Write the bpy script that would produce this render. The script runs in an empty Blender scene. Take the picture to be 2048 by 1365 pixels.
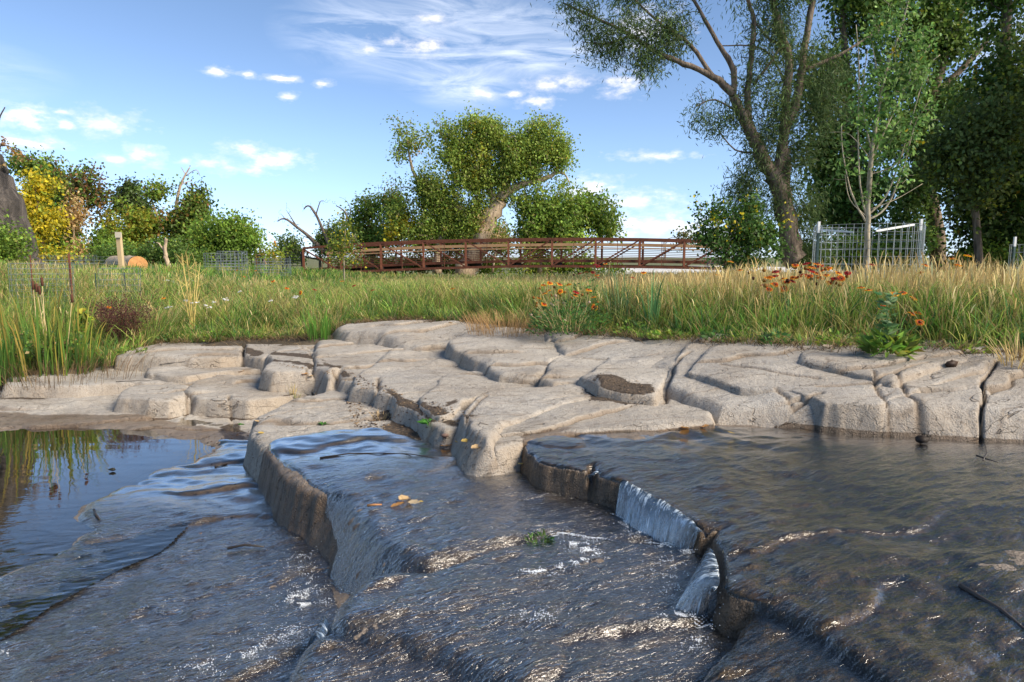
import bpy, math, random
import numpy as np
from mathutils import Vector
R = math.radians
S = bpy.context.scene
C = S.collection
rng = np.random.default_rng(7)
random.seed(7)

# ------------------------------------------------------------------ camera
EYE = 1.3
PITCH = R(7.0)
F = 2048 * 24 / 36
cam_d = bpy.data.cameras.new('camera')
cam_d.lens = 24; cam_d.sensor_width = 36
cam_d.clip_start = 0.05; cam_d.clip_end = 6000
cam = bpy.data.objects.new('camera', cam_d)
cam.location = (0, 0, EYE); cam.rotation_euler = (R(90) - PITCH, 0, 0)
C.objects.link(cam); S.camera = cam

# ------------------------------------------------------------------ light
SUN_EL, SUN_AZ = 38.0, 118.0          # azimuth clockwise from +Y (view direction)
sun_d = bpy.data.lights.new('sun', 'SUN')
sun_d.energy = 2.7; sun_d.angle = R(30); sun_d.color = (1.0, 0.88, 0.72)
sun = bpy.data.objects.new('sun', sun_d)
sd = Vector((math.sin(R(SUN_AZ)) * math.cos(R(SUN_EL)), math.cos(R(SUN_AZ)) * math.cos(R(SUN_EL)), math.sin(R(SUN_EL))))
sun.rotation_euler = sd.to_track_quat('Z', 'Y').to_euler()
C.objects.link(sun)
S.view_settings.view_transform = 'Standard'
S.view_settings.look = 'None'
S.view_settings.exposure = 1.5
S.view_settings.gamma = 1.0
S.view_settings.use_curve_mapping = False
S.render.engine = 'CYCLES'
S.cycles.max_bounces = 6
S.cycles.transparent_max_bounces = 12
S.cycles.use_denoising = True
S.cycles.caustics_reflective = False
S.cycles.caustics_refractive = False

# ------------------------------------------------------------------ photo geometry helper (a pixel to a point in the place)
cp, sp_ = math.cos(PITCH), math.sin(PITCH)
def ray(px, py):
    a = (px - 1024) / F; v = (682.5 - py) / F
    return (a, cp + v * sp_, -sp_ + v * cp)
def az(px, py, z):
    d = ray(px, py); t = (z - EYE) / d[2]
    return (d[0] * t, d[1] * t, z)
def ay(px, py, Y):
    d = ray(px, py); t = Y / d[1]
    return (d[0] * t, Y, EYE + d[2] * t)

# ------------------------------------------------------------------ world: sky and clouds
W = bpy.data.worlds.new('World'); S.world = W; W.use_nodes = True
nt = W.node_tree; N = nt.nodes; L = nt.links
for n in list(N): N.remove(n)
def nd(tree, typ, **kw):
    n = tree.nodes.new(typ)
    for k, v in kw.items():
        if k[0] == 'i' and k[1:].isdigit(): n.inputs[int(k[1:])].default_value = v
        else: setattr(n, k, v)
    return n
def mth(tree, op, a, b=None, c=None, clamp=False):
    n = tree.nodes.new('ShaderNodeMath'); n.operation = op; n.use_clamp = clamp
    for i, v in enumerate((a, b, c)):
        if v is None: continue
        if isinstance(v, (int, float)): n.inputs[i].default_value = v
        else: tree.links.new(v, n.inputs[i])
    return n.outputs[0]
sky = nd(nt, 'ShaderNodeTexSky', sky_type='NISHITA', sun_disc=False)
sky.sun_elevation = R(SUN_EL); sky.sun_rotation = R(SUN_AZ)
sky.altitude = 1500; sky.air_density = 1.0; sky.dust_density = 0.15; sky.ozone_density = 3.0
tc = nd(nt, 'ShaderNodeTexCoord')
sx = nd(nt, 'ShaderNodeSeparateXYZ'); L.new(tc.outputs['Generated'], sx.inputs[0])
azm = mth(nt, 'ARCTAN2', sx.outputs[0], sx.outputs[1])
elv = mth(nt, 'ARCSINE', sx.outputs[2])
cmb = nd(nt, 'ShaderNodeCombineXYZ'); L.new(azm, cmb.inputs[0]); L.new(elv, cmb.inputs[1])
AE = cmb.outputs[0]
def ae(px, py):
    d = Vector(ray(px, py)).normalized()
    return math.atan2(d.x, d.y), math.asin(d.z)
def cloud_field(blobs):
    out = None
    for px, py, rx, ry in blobs:
        a, e = ae(px, py)
        sxa, sye = rx / F, ry / F
        n = nd(nt, 'ShaderNodeVectorMath', operation='MULTIPLY_ADD')
        L.new(AE, n.inputs[0]); n.inputs[1].default_value = (1 / sxa, 1 / sye, 0); n.inputs[2].default_value = (-a / sxa, -e / sye, 0)
        l = nd(nt, 'ShaderNodeVectorMath', operation='LENGTH'); L.new(n.outputs[0], l.inputs[0])
        out = l.outputs['Value'] if out is None else mth(nt, 'MINIMUM', out, l.outputs['Value'])
    return out
puffs = [(53,236,34,15),(206,248,42,17),(135,252,16,8),(56,289,40,11),(497,298,34,10),(548,318,44,14),(480,340,42,8),
         (418,326,30,9),(285,312,26,12),(232,322,24,8),(432,142,16,7),(497,149,12,5),(556,157,28,5),(576,194,14,7),(645,168,14,6),
         (735,99,16,6),(846,94,34,12),(868,38,26,9),(785,82,26,8),(1090,168,28,11),(1146,167,32,12),(1074,203,28,11),(960,188,24,8),
         (1245,168,34,18),(1303,313,58,7),(1180,380,48,20),(1262,402,72,17),(1310,452,120,22),(1420,470,90,16),(1290,62,50,30),(1030,188,20,6),(370,322,14,6),
         (-200,210,70,30),(-420,330,90,26),(2300,240,90,40),(2600,120,120,50),(130,224,16,5)]
pf = cloud_field(puffs)
nz = nd(nt, 'ShaderNodeTexNoise', noise_dimensions='3D'); nz.inputs['Scale'].default_value = 42; nz.inputs['Detail'].default_value = 8; nz.inputs['Roughness'].default_value = 0.62
mp = nd(nt, 'ShaderNodeMapping'); mp.inputs['Scale'].default_value = (1, 2.0, 1); L.new(AE, mp.inputs[0]); L.new(mp.outputs[0], nz.inputs['Vector'])
dens = mth(nt, 'SUBTRACT', 1.15, pf)
dens = mth(nt, 'ADD', dens, mth(nt, 'MULTIPLY', mth(nt, 'SUBTRACT', nz.outputs[0], 0.5), 3.4))
dens = mth(nt, 'MULTIPLY', dens, 0.72, clamp=True)
halo = mth(nt, 'ADD', mth(nt, 'SUBTRACT', 1.7, pf), mth(nt, 'MULTIPLY', mth(nt, 'SUBTRACT', nz.outputs[0], 0.5), 5.0))
halo = mth(nt, 'MULTIPLY', halo, 0.20, clamp=True)
dens = mth(nt, 'MULTIPLY', mth(nt, 'MAXIMUM', dens, mth(nt, 'MINIMUM', halo, .35)), 0.92)
# cirrus
wf = cloud_field([(790,70,190,75),(900,130,120,60),(1000,60,230,50),(1060,110,180,45),(700,60,90,30),(930,165,110,45),(900,20,150,30),(2300,60,300,90),(-500,80,300,60)])
mp2 = nd(nt, 'ShaderNodeMapping'); mp2.inputs['Rotation'].default_value = (0, 0, R(14)); mp2.inputs['Scale'].default_value = (2.2, 11, 1)
L.new(AE, mp2.inputs[0])
nz2 = nd(nt, 'ShaderNodeTexNoise'); nz2.inputs['Scale'].default_value = 3.0; nz2.inputs['Detail'].default_value = 8; nz2.inputs['Roughness'].default_value = 0.65; nz2.inputs['Distortion'].default_value = 0.9
L.new(mp2.outputs[0], nz2.inputs['Vector'])
wd = mth(nt, 'SUBTRACT', 1.25, wf, clamp=True)
wd = mth(nt, 'MULTIPLY', wd, mth(nt, 'MULTIPLY', mth(nt, 'SUBTRACT', nz2.outputs[0], 0.36, clamp=True), 3.4), clamp=True)
wd = mth(nt, 'MULTIPLY', wd, 0.62)
# cloud undersides
nz3 = nd(nt, 'ShaderNodeTexNoise'); nz3.inputs['Scale'].default_value = 14; nz3.inputs['Detail'].default_value = 3; L.new(mp.outputs[0], nz3.inputs['Vector'])
rmp = nd(nt, 'ShaderNodeMix', data_type='RGBA'); L.new(mth(nt, 'MULTIPLY', mth(nt, 'SUBTRACT', nz3.outputs[0], 0.42), 5, clamp=True), rmp.inputs[0])
CS = 1.15
rmp.inputs[6].default_value = (4.7*CS, 4.6*CS, 4.9*CS, 1); rmp.inputs[7].default_value = (6.6*CS, 6.0*CS, 5.5*CS, 1)
hs = nd(nt, 'ShaderNodeHueSaturation'); hs.inputs['Saturation'].default_value = 0.86; hs.inputs['Value'].default_value = 1.0
tr_ = nd(nt, 'ShaderNodeValToRGB'); L.new(mth(nt, 'MULTIPLY', elv, 1.6, clamp=True), tr_.inputs[0])
e_ = tr_.color_ramp.elements; e_[0].position = 0; e_[0].color = (.50, .60, .90, 1); e_[1].position = .8; e_[1].color = (.44, .64, .72, 1)
e2_ = e_.new(.25); e2_.color = (.58, .70, .82, 1)
tm_ = nd(nt, 'ShaderNodeMix', data_type='RGBA', blend_type='MULTIPLY'); tm_.inputs[0].default_value = 1
L.new(sky.outputs[0], tm_.inputs[6]); L.new(tr_.outputs[0], tm_.inputs[7])
L.new(tm_.outputs[2], hs.inputs['Color'])
m1 = nd(nt, 'ShaderNodeMix', data_type='RGBA'); L.new(wd, m1.inputs[0]); L.new(hs.outputs[0], m1.inputs[6]); m1.inputs[7].default_value = (5.6, 5.9, 6.5, 1)
m2 = nd(nt, 'ShaderNodeMix', data_type='RGBA'); L.new(dens, m2.inputs[0]); L.new(m1.outputs[2], m2.inputs[6]); L.new(rmp.outputs[2], m2.inputs[7])
bg = nd(nt, 'ShaderNodeBackground'); bg.inputs[1].default_value = 0.085
L.new(m2.outputs[2], bg.inputs[0])
wo = nd(nt, 'ShaderNodeOutputWorld'); L.new(bg.outputs[0], wo.inputs[0])
W.cycles.sampling_method = 'MANUAL'; W.cycles.sample_map_resolution = 512

# ------------------------------------------------------------------ numpy noise
def _h(ix, iy, s):
    with np.errstate(over='ignore'):
        n = ix.astype(np.int64) * 374761393 + iy.astype(np.int64) * 668265263 + s * 982451653
        n = (n ^ (n >> 13)) * 1274126177
        n = n ^ (n >> 16)
    return (n & 0xFFFFFF).astype(np.float64) / 0xFFFFFF
def vn(x, y, s=0):
    ix = np.floor(x); iy = np.floor(y); fx = x - ix; fy = y - iy
    fx = fx * fx * fx * (fx * (fx * 6 - 15) + 10); fy = fy * fy * fy * (fy * (fy * 6 - 15) + 10)
    ix = ix.astype(np.int64); iy = iy.astype(np.int64)
    a = _h(ix, iy, s); b = _h(ix + 1, iy, s); c = _h(ix, iy + 1, s); d = _h(ix + 1, iy + 1, s)
    return (a + (b - a) * fx + (c - a) * fy + (a - b - c + d) * fx * fy) * 2 - 1
def fbm(x, y, o=4, s=0, g=0.5):
    t = 0; a = 1.0; k = 0
    for i in range(o):
        t = t + a * vn(x * 2 ** i + 17.3 * i, y * 2 ** i - 9.1 * i, s + i * 7); k += a; a *= g
    return t / k
def sst(a, b, x):
    t = np.clip((x - a) / (b - a), 0, 1); return t * t * (3 - 2 * t)
def sdf(P, x, y):                      # signed distance to a polygon, positive inside
    d = np.full(x.shape, 1e9); ins = np.zeros(x.shape, bool)
    n = len(P)
    for i in range(n):
        ax, ay_ = P[i]; bx, by = P[(i + 1) % n]
        ex, ey = bx - ax, by - ay_
        wx, wy = x - ax, y - ay_
        t = np.clip((wx * ex + wy * ey) / (ex * ex + ey * ey + 1e-12), 0, 1)
        d = np.minimum(d, (wx - ex * t) ** 2 + (wy - ey * t) ** 2)
        c = ((ay_ > y) != (by > y)) & (x < (bx - ax) * (y - ay_) / ((by - ay_) if by != ay_ else 1e-12) + ax)
        ins ^= c
    d = np.sqrt(d)
    return np.where(ins, d, -d)
def pdist(P, x, y):                    # distance to an open polyline
    d = np.full(x.shape, 1e9)
    for i in range(len(P) - 1):
        ax, ay_ = P[i]; bx, by = P[i + 1]
        ex, ey = bx - ax, by - ay_
        wx, wy = x - ax, y - ay_
        t = np.clip((wx * ex + wy * ey) / (ex * ex + ey * ey + 1e-12), 0, 1)
        d = np.minimum(d, (wx - ex * t) ** 2 + (wy - ey * t) ** 2)
    return np.sqrt(d)

# ------------------------------------------------------------------ object helpers
def tag(o, label=None, cat=None, group=None, kind=None):
    if label: o['label'] = label
    if cat: o['category'] = cat
    if group: o['group'] = group
    if kind: o['kind'] = kind
    return o
def empty(name, loc, label=None, cat=None, group=None, rz=0):
    o = bpy.data.objects.new(name, None); o.location = loc; o.rotation_euler = (0, 0, rz)
    o.empty_display_size = 0.1
    C.objects.link(o); return tag(o, label, cat, group)
def np_mesh(name, co, faces, mat, smooth=True, cols=None, attrs=None):
    """faces: list of arrays (n,k), k 3 or 4"""
    me = bpy.data.meshes.new(name)
    co = np.asarray(co, np.float32)
    fs = [np.asarray(f, np.int32) for f in faces if len(f)]
    me.vertices.add(len(co)); me.vertices.foreach_set('co', co.ravel())
    tot = sum(f.size for f in fs); nf = sum(len(f) for f in fs)
    me.loops.add(tot); me.polygons.add(nf)
    me.loops.foreach_set('vertex_index', np.concatenate([f.ravel() for f in fs]))
    ls = []; st = 0
    for f in fs:
        ls.append(st + np.arange(len(f)) * f.shape[1]); st += f.size
    me.polygons.foreach_set('loop_start', np.concatenate(ls).astype(np.int32))
    me.polygons.foreach_set('use_smooth', np.full(nf, smooth))
    if cols is not None:
        a = me.color_attributes.new('Col', 'FLOAT_COLOR', 'POINT')
        c4 = np.ones((len(co), 4), np.float32); c4[:, :3] = cols; a.data.foreach_set('color', c4.ravel())
    for k, v in (attrs or {}).items():
        a = me.attributes.new(k, 'FLOAT', 'POINT'); a.data.foreach_set('value', np.asarray(v, np.float32))
    me.update(calc_edges=True); me.validate()
    if mat: me.materials.append(mat)
    return me
def link(name, me, parent=None, loc=None):
    o = bpy.data.objects.new(name, me); C.objects.link(o)
    if parent is not None: o.parent = parent
    if loc is not None: o.location = loc
    return o
class MB:                               # mesh builder: boxes, tubes
    def __init__(s): s.v = []; s.f = []
    def box(s, a, b):                   # min, max corners
        n = len(s.v); x0, y0, z0 = a; x1, y1, z1 = b
        s.v += [(x0,y0,z0),(x1,y0,z0),(x1,y1,z0),(x0,y1,z0),(x0,y0,z1),(x1,y0,z1),(x1,y1,z1),(x0,y1,z1)]
        s.f += [(n,n+3,n+2,n+1),(n+4,n+5,n+6,n+7),(n,n+1,n+5,n+4),(n+1,n+2,n+6,n+5),(n+2,n+3,n+7,n+6),(n+3,n,n+4,n+7)]; return s
    def bar(s, p, q, w, h, up=(0,0,1)): # rectangular bar from p to q
        p = Vector(p); q = Vector(q); d = (q - p).normalized(); u = Vector(up)
        if abs(d.dot(u)) > .98: u = Vector((0,1,0))
        a = d.cross(u).normalized(); b = a.cross(d).normalized(); n = len(s.v)
        for c in (p, q):
            for i, j in ((-1,-1),(1,-1),(1,1),(-1,1)):
                s.v.append(tuple(c + a * (w/2*i) + b * (h/2*j)))
        s.f += [(n,n+1,n+2,n+3),(n+7,n+6,n+5,n+4)] + [(n+i,n+4+i,n+4+(i+1)%4,n+(i+1)%4) for i in range(4)]; return s
    def tube(s, pts, rad, k=8, cap=True):
        pts = [Vector(p) for p in pts]; n = len(pts)
        rad = [rad]*n if isinstance(rad, (int, float)) else rad
        b0 = len(s.v); prev = None
        for i, p in enumerate(pts):
            d = (pts[min(i+1,n-1)] - pts[max(i-1,0)]).normalized()
            if prev is None:
                a = d.cross(Vector((0,0,1)) if abs(d.z) < .9 else Vector((1,0,0))).normalized()
            else:
                a = (prev - d * prev.dot(d)).normalized()
            prev = a; b = d.cross(a)
            for j in range(k):
                t = 2*math.pi*j/k
                s.v.append(tuple(p + (a*math.cos(t) + b*math.sin(t)) * rad[i]))
        for i in range(n-1):
            for j in range(k):
                s.f.append((b0+i*k+j, b0+i*k+(j+1)%k, b0+(i+1)*k+(j+1)%k, b0+(i+1)*k+j))
        if cap:
            s.f.append(tuple(b0+j for j in range(k))[::-1]); s.f.append(tuple(b0+(n-1)*k+j for j in range(k)))
        return s
    def mesh(s, name, mat, smooth=False):
        me = bpy.data.meshes.new(name); me.from_pydata(s.v, [], s.f); me.update()
        if smooth: me.polygons.foreach_set('use_smooth', [True]*len(me.polygons))
        me.materials.append(mat); return me
    def build(s, name, mat, parent=None, smooth=False):
        return link(name, s.mesh(name, mat, smooth), parent)
def copy_tree(o, parent=None):
    c = o.copy(); C.objects.link(c); c.parent = parent
    for ch in list(o.children): copy_tree(ch, c)
    return c

# ------------------------------------------------------------------ materials
def new_mat(name):
    m = bpy.data.materials.new(name); m.use_nodes = True
    t = m.node_tree
    for n in list(t.nodes): t.nodes.remove(n)
    return m, t
def out(t, sh, disp=None):
    o = t.nodes.new('ShaderNodeOutputMaterial'); t.links.new(sh, o.inputs[0])
def noise(t, scale, detail=4, rough=0.5, vec=None, dist=0.0):
    n = t.nodes.new('ShaderNodeTexNoise'); n.inputs['Scale'].default_value = scale; n.inputs['Detail'].default_value = detail
    n.inputs['Roughness'].default_value = rough; n.inputs['Distortion'].default_value = dist
    if vec is not None: t.links.new(vec, n.inputs['Vector'])
    return n.outputs[0]
def ramp(t, fac, stops):
    n = t.nodes.new('ShaderNodeValToRGB'); e = n.color_ramp.elements
    while len(e) < len(stops): e.new(0.5)
    for i, (p, c) in enumerate(stops): e[i].position = p; e[i].color = (*c, 1) if len(c) == 3 else c
    t.links.new(fac, n.inputs[0]); return n.outputs[0]
def mixc(t, fac, a, b, mode='MIX'):
    n = t.nodes.new('ShaderNodeMix'); n.data_type = 'RGBA'; n.blend_type = mode
    for i, v in ((0, fac), (6, a), (7, b)):
        if isinstance(v, (int, float)): n.inputs[i].default_value = v
        elif isinstance(v, tuple): n.inputs[i].default_value = (*v, 1)[:4]
        else: t.links.new(v, n.inputs[i])
    return n.outputs[2]
def bump(t, h, strength, dist, normal=None):
    n = t.nodes.new('ShaderNodeBump'); n.inputs['Strength'].default_value = strength; n.inputs['Distance'].default_value = dist
    t.links.new(h, n.inputs['Height'])
    if normal is not None: t.links.new(normal, n.inputs['Normal'])
    return n.outputs[0]
def attr(t, name):
    n = t.nodes.new('ShaderNodeAttribute'); n.attribute_name = name; return n
def pbsdf(t, col, rough=0.8, normal=None, metal=0.0, spec=0.5):
    p = t.nodes.new('ShaderNodeBsdfPrincipled')
    for k, v in (('Base Color', col), ('Roughness', rough), ('Metallic', metal), ('Specular IOR Level', spec)):
        if isinstance(v, tuple): p.inputs[k].default_value = (*v, 1)[:4]
        elif isinstance(v, (int, float)): p.inputs[k].default_value = v
        else: t.links.new(v, p.inputs[k])
    if normal is not None: t.links.new(normal, p.inputs['Normal'])
    return p.outputs[0]
def objco(t):
    return t.nodes.new('ShaderNodeTexCoord').outputs['Object']
def mapv(t, vec, scale=(1,1,1), rot=(0,0,0)):
    n = t.nodes.new('ShaderNodeMapping'); n.inputs['Scale'].default_value = scale; n.inputs['Rotation'].default_value = rot
    t.links.new(vec, n.inputs[0]); return n.outputs[0]
def simple_mat(name, col, rough=0.7, var=0.25, scale=12, bumpd=0.0, metal=0.0, col2=None, stretch=(1,1,1)):
    m, t = new_mat(name); co = mapv(t, objco(t), stretch)
    n = noise(t, scale, 6, 0.6, co)
    c2 = col2 or tuple(c * (1 - var) for c in col)
    c = ramp(t, n, [(0.3, c2), (0.7, col)])
    nm = bump(t, noise(t, scale * 4, 4, 0.6, co), 0.6, bumpd) if bumpd else None
    out(t, pbsdf(t, c, rough, nm, metal)); return m

# rock: pale carved sandstone-coloured ledges, darker where water has soaked it
def rock_material():
    m, t = new_mat('rock'); co = t.nodes.new('ShaderNodeNewGeometry').outputs['Position']
    n1 = noise(t, 1.7, 5, 0.6, co); n2 = noise(t, 26, 6, 0.7, co); n3 = noise(t, 140, 3, 0.6, co)
    base = ramp(t, n1, [(0.28, (0.36, 0.31, 0.25)), (0.5, (0.445, 0.405, 0.35)), (0.72, (0.51, 0.48, 0.43))])
    base = mixc(t, 0.55, base, ramp(t, n2, [(0.3, (0.55, 0.51, 0.46)), (0.5, (0.95, 0.95, 0.95)), (0.7, (1.06, 1.03, 0.98))]), 'MULTIPLY')
    base = mixc(t, 1.0, base, ramp(t, noise(t, 48, 3, .6, co), [(.27, (.45, .40, .34)), (.36, (1.0, 1.0, 1.0))]), 'MULTIPLY')
    base = mixc(t, 0.75, base, ramp(t, n3, [(0.35, (0.62, 0.60, 0.57)), (0.55, (1.0, 1.0, 1.0))]), 'MULTIPLY')
    # steep broken faces tinted tan, mostly shading of their sides put into colour
    geo = t.nodes.new('ShaderNodeNewGeometry'); sn = t.nodes.new('ShaderNodeSeparateXYZ'); t.links.new(geo.outputs['Normal'], sn.inputs[0])
    stp = mth(t, 'MULTIPLY', mth(t, 'SUBTRACT', .90, sn.outputs[2]), 2.6, clamp=True)
    sp3 = t.nodes.new('ShaderNodeSeparateXYZ'); t.links.new(co, sp3.inputs[0])
    # hairline cracks that follow the bedding
    cv = mapv(t, mapv(t, co, (1,1,1), (0,0,R(-18))), (.9, 2.6, 2.0))
    hn = noise(t, 1.5, 4, .55, cv, .8); hm = noise(t, 2.3, 3, .5, co)
    hl = mth(t, 'SUBTRACT', 1, mth(t, 'MULTIPLY', mth(t, 'ABSOLUTE', mth(t, 'SUBTRACT', hn, .5)), 170), clamp=True)
    hl = mth(t, 'MULTIPLY', hl, mth(t, 'MULTIPLY', mth(t, 'SUBTRACT', hm, .46), 9, clamp=True))
    hn2 = noise(t, 3.1, 4, .55, cv, 1.2)
    hl2 = mth(t, 'SUBTRACT', 1, mth(t, 'MULTIPLY', mth(t, 'ABSOLUTE', mth(t, 'SUBTRACT', hn2, .52)), 110), clamp=True)
    hl2 = mth(t, 'MULTIPLY', hl2, mth(t, 'MULTIPLY', mth(t, 'SUBTRACT', .50, hm), 9, clamp=True))
    hl = mth(t, 'MAXIMUM', hl, mth(t, 'MULTIPLY', hl2, .8))
    gp_ = noise(t, 3.4, 5, .65, mapv(t, co, (.6, 1.6, 1)))
    base = mixc(t, mth(t, 'MULTIPLY', mth(t, 'SUBTRACT', gp_, .45), 4, clamp=True), base, mixc(t, 1.0, base, (.80, .82, .86), 'MULTIPLY'))
    base = mixc(t, mth(t, 'MULTIPLY', stp, 0.6, clamp=True), base, mixc(t, 0.5, base, (0.36, 0.26, 0.16)))
    cr = mth(t, 'MAXIMUM', attr(t, 'crack').outputs['Fac'], mth(t, 'MULTIPLY', hl, .8))
    base = mixc(t, mth(t, 'MULTIPLY', cr, 0.8, clamp=True), base, (0.17, 0.12, 0.075))
    dirt = mth(t, 'MULTIPLY', attr(t, 'dirt').outputs['Fac'], mth(t, 'SUBTRACT', 1, mth(t, 'MULTIPLY', stp, 1.2), clamp=True))
    dn = noise(t, 60, 5, 0.7, co)
    dm = mth(t, 'MULTIPLY', mth(t, 'SUBTRACT', mth(t, 'ADD', dirt, mth(t, 'MULTIPLY', mth(t, 'SUBTRACT', noise(t, 9, 5, 0.7, co), 0.5), 1.6)), 0.5), 5, clamp=True)
    base = mixc(t, dm, base, ramp(t, dn, [(0.35, (0.03, 0.022, 0.015)), (0.6, (0.10, 0.07, 0.045)), (0.75, (0.25, 0.18, 0.12))]))
    wet = mth(t, 'MAXIMUM', attr(t, 'wet').outputs['Fac'], mth(t, 'MULTIPLY', mth(t, 'SUBTRACT', mth(t, 'ADD', attr(t, 'wl').outputs['Fac'], .022), sp3.outputs[2]), 32, clamp=True))
    wm = mth(t, 'MULTIPLY', mth(t, 'SUBTRACT', mth(t, 'ADD', wet, mth(t, 'MULTIPLY', mth(t, 'SUBTRACT', noise(t, 5, 6, 0.75, co), 0.5), 0.9)), 0.45), 6, clamp=True)
    wcol = mixc(t, noise(t, 8, 6, 0.65, co), mixc(t, 1.0, base, (0.66, 0.62, 0.58), 'MULTIPLY'), mixc(t, 1.0, base, (0.42, 0.32, 0.24), 'MULTIPLY'))
    wcol = mixc(t, mth(t, 'MULTIPLY', stp, .8, clamp=True), wcol, mixc(t, 1.0, wcol, ramp(t, noise(t, 22, 5, .7, co), [(.35, (.22, .19, .13)), (.65, (.75, .62, .45))]), 'MULTIPLY'))
    base = mixc(t, wm, base, wcol)
    rg = ramp(t, wm, [(0, (0.92,)*3), (1, (0.40,)*3)])
    b = bump(t, mth(t, 'ADD', n3, mth(t, 'MULTIPLY', n2, 1.6)), 0.85, 0.011)
    pr = noise(t, 55, 2, 0.5, co)
    b = bump(t, mth(t, 'SUBTRACT', 1, hl), .9, .012, b)
    b = bump(t, ramp(t, pr, [(0.30, (0,)*3), (0.37, (1,)*3)]), 0.7, 0.007, b)
    out(t, pbsdf(t, base, rg, b, 0, 0.5)); return m
M_rock = rock_material()

def water_material(name, tint, bumps, rough=0.02, f_mul=1.0, body=None, body_fac=0.0):
    """thin clear water over rock: sky mirrored by Fresnel, the bed seen through"""
    m, t = new_mat(name); pos = t.nodes.new('ShaderNodeNewGeometry').outputs['Position']
    nrm = None
    amp = attr(t, 'amp').outputs['Fac']
    for (sc, st, rot, dist, streng) in bumps:
        v = mapv(t, mapv(t, pos, (1,1,1), (0,0,R(rot))), st)
        h = noise(t, sc, 3, 0.55, v, 0.6)
        h = mth(t, 'MULTIPLY', h, amp)
        nrm = bump(t, h, streng, dist, nrm)
    fr = t.nodes.new('ShaderNodeFresnel'); fr.inputs[0].default_value = 1.33; t.links.new(nrm, fr.inputs[1])
    gl = t.nodes.new('ShaderNodeBsdfGlossy'); gl.inputs['Roughness'].default_value = rough; t.links.new(nrm, gl.inputs['Normal'])
    tr = t.nodes.new('ShaderNodeBsdfTransparent'); tr.inputs[0].default_value = (*tint, 1)
    under = tr.outputs[0]
    if body:
        df = t.nodes.new('ShaderNodeBsdfDiffuse'); df.inputs[0].default_value = (*body, 1)
        mx = t.nodes.new('ShaderNodeMixShader'); mx.inputs[0].default_value = body_fac
        t.links.new(under, mx.inputs[1]); t.links.new(df.outputs[0], mx.inputs[2]); under = mx.outputs[0]
    mx = t.nodes.new('ShaderNodeMixShader'); t.links.new(mth(t, 'MULTIPLY', fr.outputs[0], f_mul, clamp=True), mx.inputs[0])
    t.links.new(under, mx.inputs[1]); t.links.new(gl.outputs[0], mx.inputs[2])
    out(t, mx.outputs[0]); return m

# ================================================================== ROCK LEDGES
ys = [0.75]
while ys[-1] < 9.2: ys.append(ys[-1] + 0.0035 + 0.0015 * ys[-1])
ys = np.array(ys); us = np.arange(-1.12, 1.1201, 0.0030)
GY, GU = np.meshgrid(ys, us, indexing='ij')
GX = GU * (GY + 0.55)
NR, NC = GX.shape
# meadow edge (x -> y, z)
edge_px = [(-420,800,.20),(-200,785,.21),(0,764,.22),(100,751,.24),(215,737,.27),(300,692,.39),(480,687,.41),(630,684,.44),(700,652,.55),(800,647,.58),
           (930,649,.60),(1060,664,.60),(1200,677,.62),(1400,690,.65),(1550,702,.67),(1700,708,.68),(1850,712,.69),(2048,722,.69),(2400,745,.69),(2900,790,.69)]
EW = sorted(az(*p) for p in edge_px)
ex_ = np.array([p[0] for p in EW]); ey_ = np.array([p[1] for p in EW]); ez_ = np.array([p[2] for p in EW])
def edge_y(x): return np.interp(x, ex_, ey_)
def edge_z(x): return np.interp(x, ex_, ez_)

def strata(x, y, seed, amp=1.0):
    """small ledges and cracks that run mostly across the view"""
    a = x * 0.94 + y * 0.34; b = -x * 0.34 + y * 0.94
    w = fbm(a * 0.8, b * 0.8, 4, seed) * 0.55
    n = b * 1.9 + w * 1.9 + fbm(a * 3.1, b * 3.1, 3, seed + 50) * 0.16
    f = n - np.floor(n)
    msk = sst(-0.25, 0.25, fbm(a * 1.3, b * 2.0, 2, seed + 5))
    step = sst(0.0, 0.028, f) * (1 - sst(0.30, 1.0, f)) * 0.028 * msk
    c1 = np.exp(-(np.minimum(f, 1 - f) / 0.024) ** 2) * 0.02 * msk
    n2 = b * 3.6 + a * 0.5 + fbm(a * 1.1 + 9, b * 1.1, 4, seed + 80) * 1.9
    f2 = n2 - np.floor(n2); m2 = sst(0.05, 0.4, fbm(a * 1.6 + 4, b * 2.6, 2, seed + 15))
    c2 = np.exp(-(np.minimum(f2, 1 - f2) / 0.03) ** 2) * 0.010 * m2
    c2 = c2 + sst(0, .03, f2) * (1 - sst(.2, 1, f2)) * 0.008 * m2 - np.exp(-(np.minimum(f2, 1 - f2) / 0.03) ** 2) * 0.004 * m2
    return (step - c1) * amp, np.clip(c1 / 0.02 + 0.7 * m2 * np.exp(-(np.minimum(f2, 1 - f2) / 0.03) ** 2), 0, 1)

wxg = GX + 0.050 * fbm(GX * 2.2, GY * 2.2, 3, 300) + 0.009 * fbm(GX * 9, GY * 9, 3, 310)
wyg = GY + 0.050 * fbm(GX * 2.2, GY * 2.2, 3, 320) + 0.009 * fbm(GX * 9, GY * 9, 3, 330)
micro = 0.006 * fbm(GX * 14, GY * 14, 5, 340, .6) + 0.012 * fbm(GX * 1.7, GY * 1.7, 2, 350)
rough_d = 0.018 * fbm(GX * 16, GY * 16, 3, 360)

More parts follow.
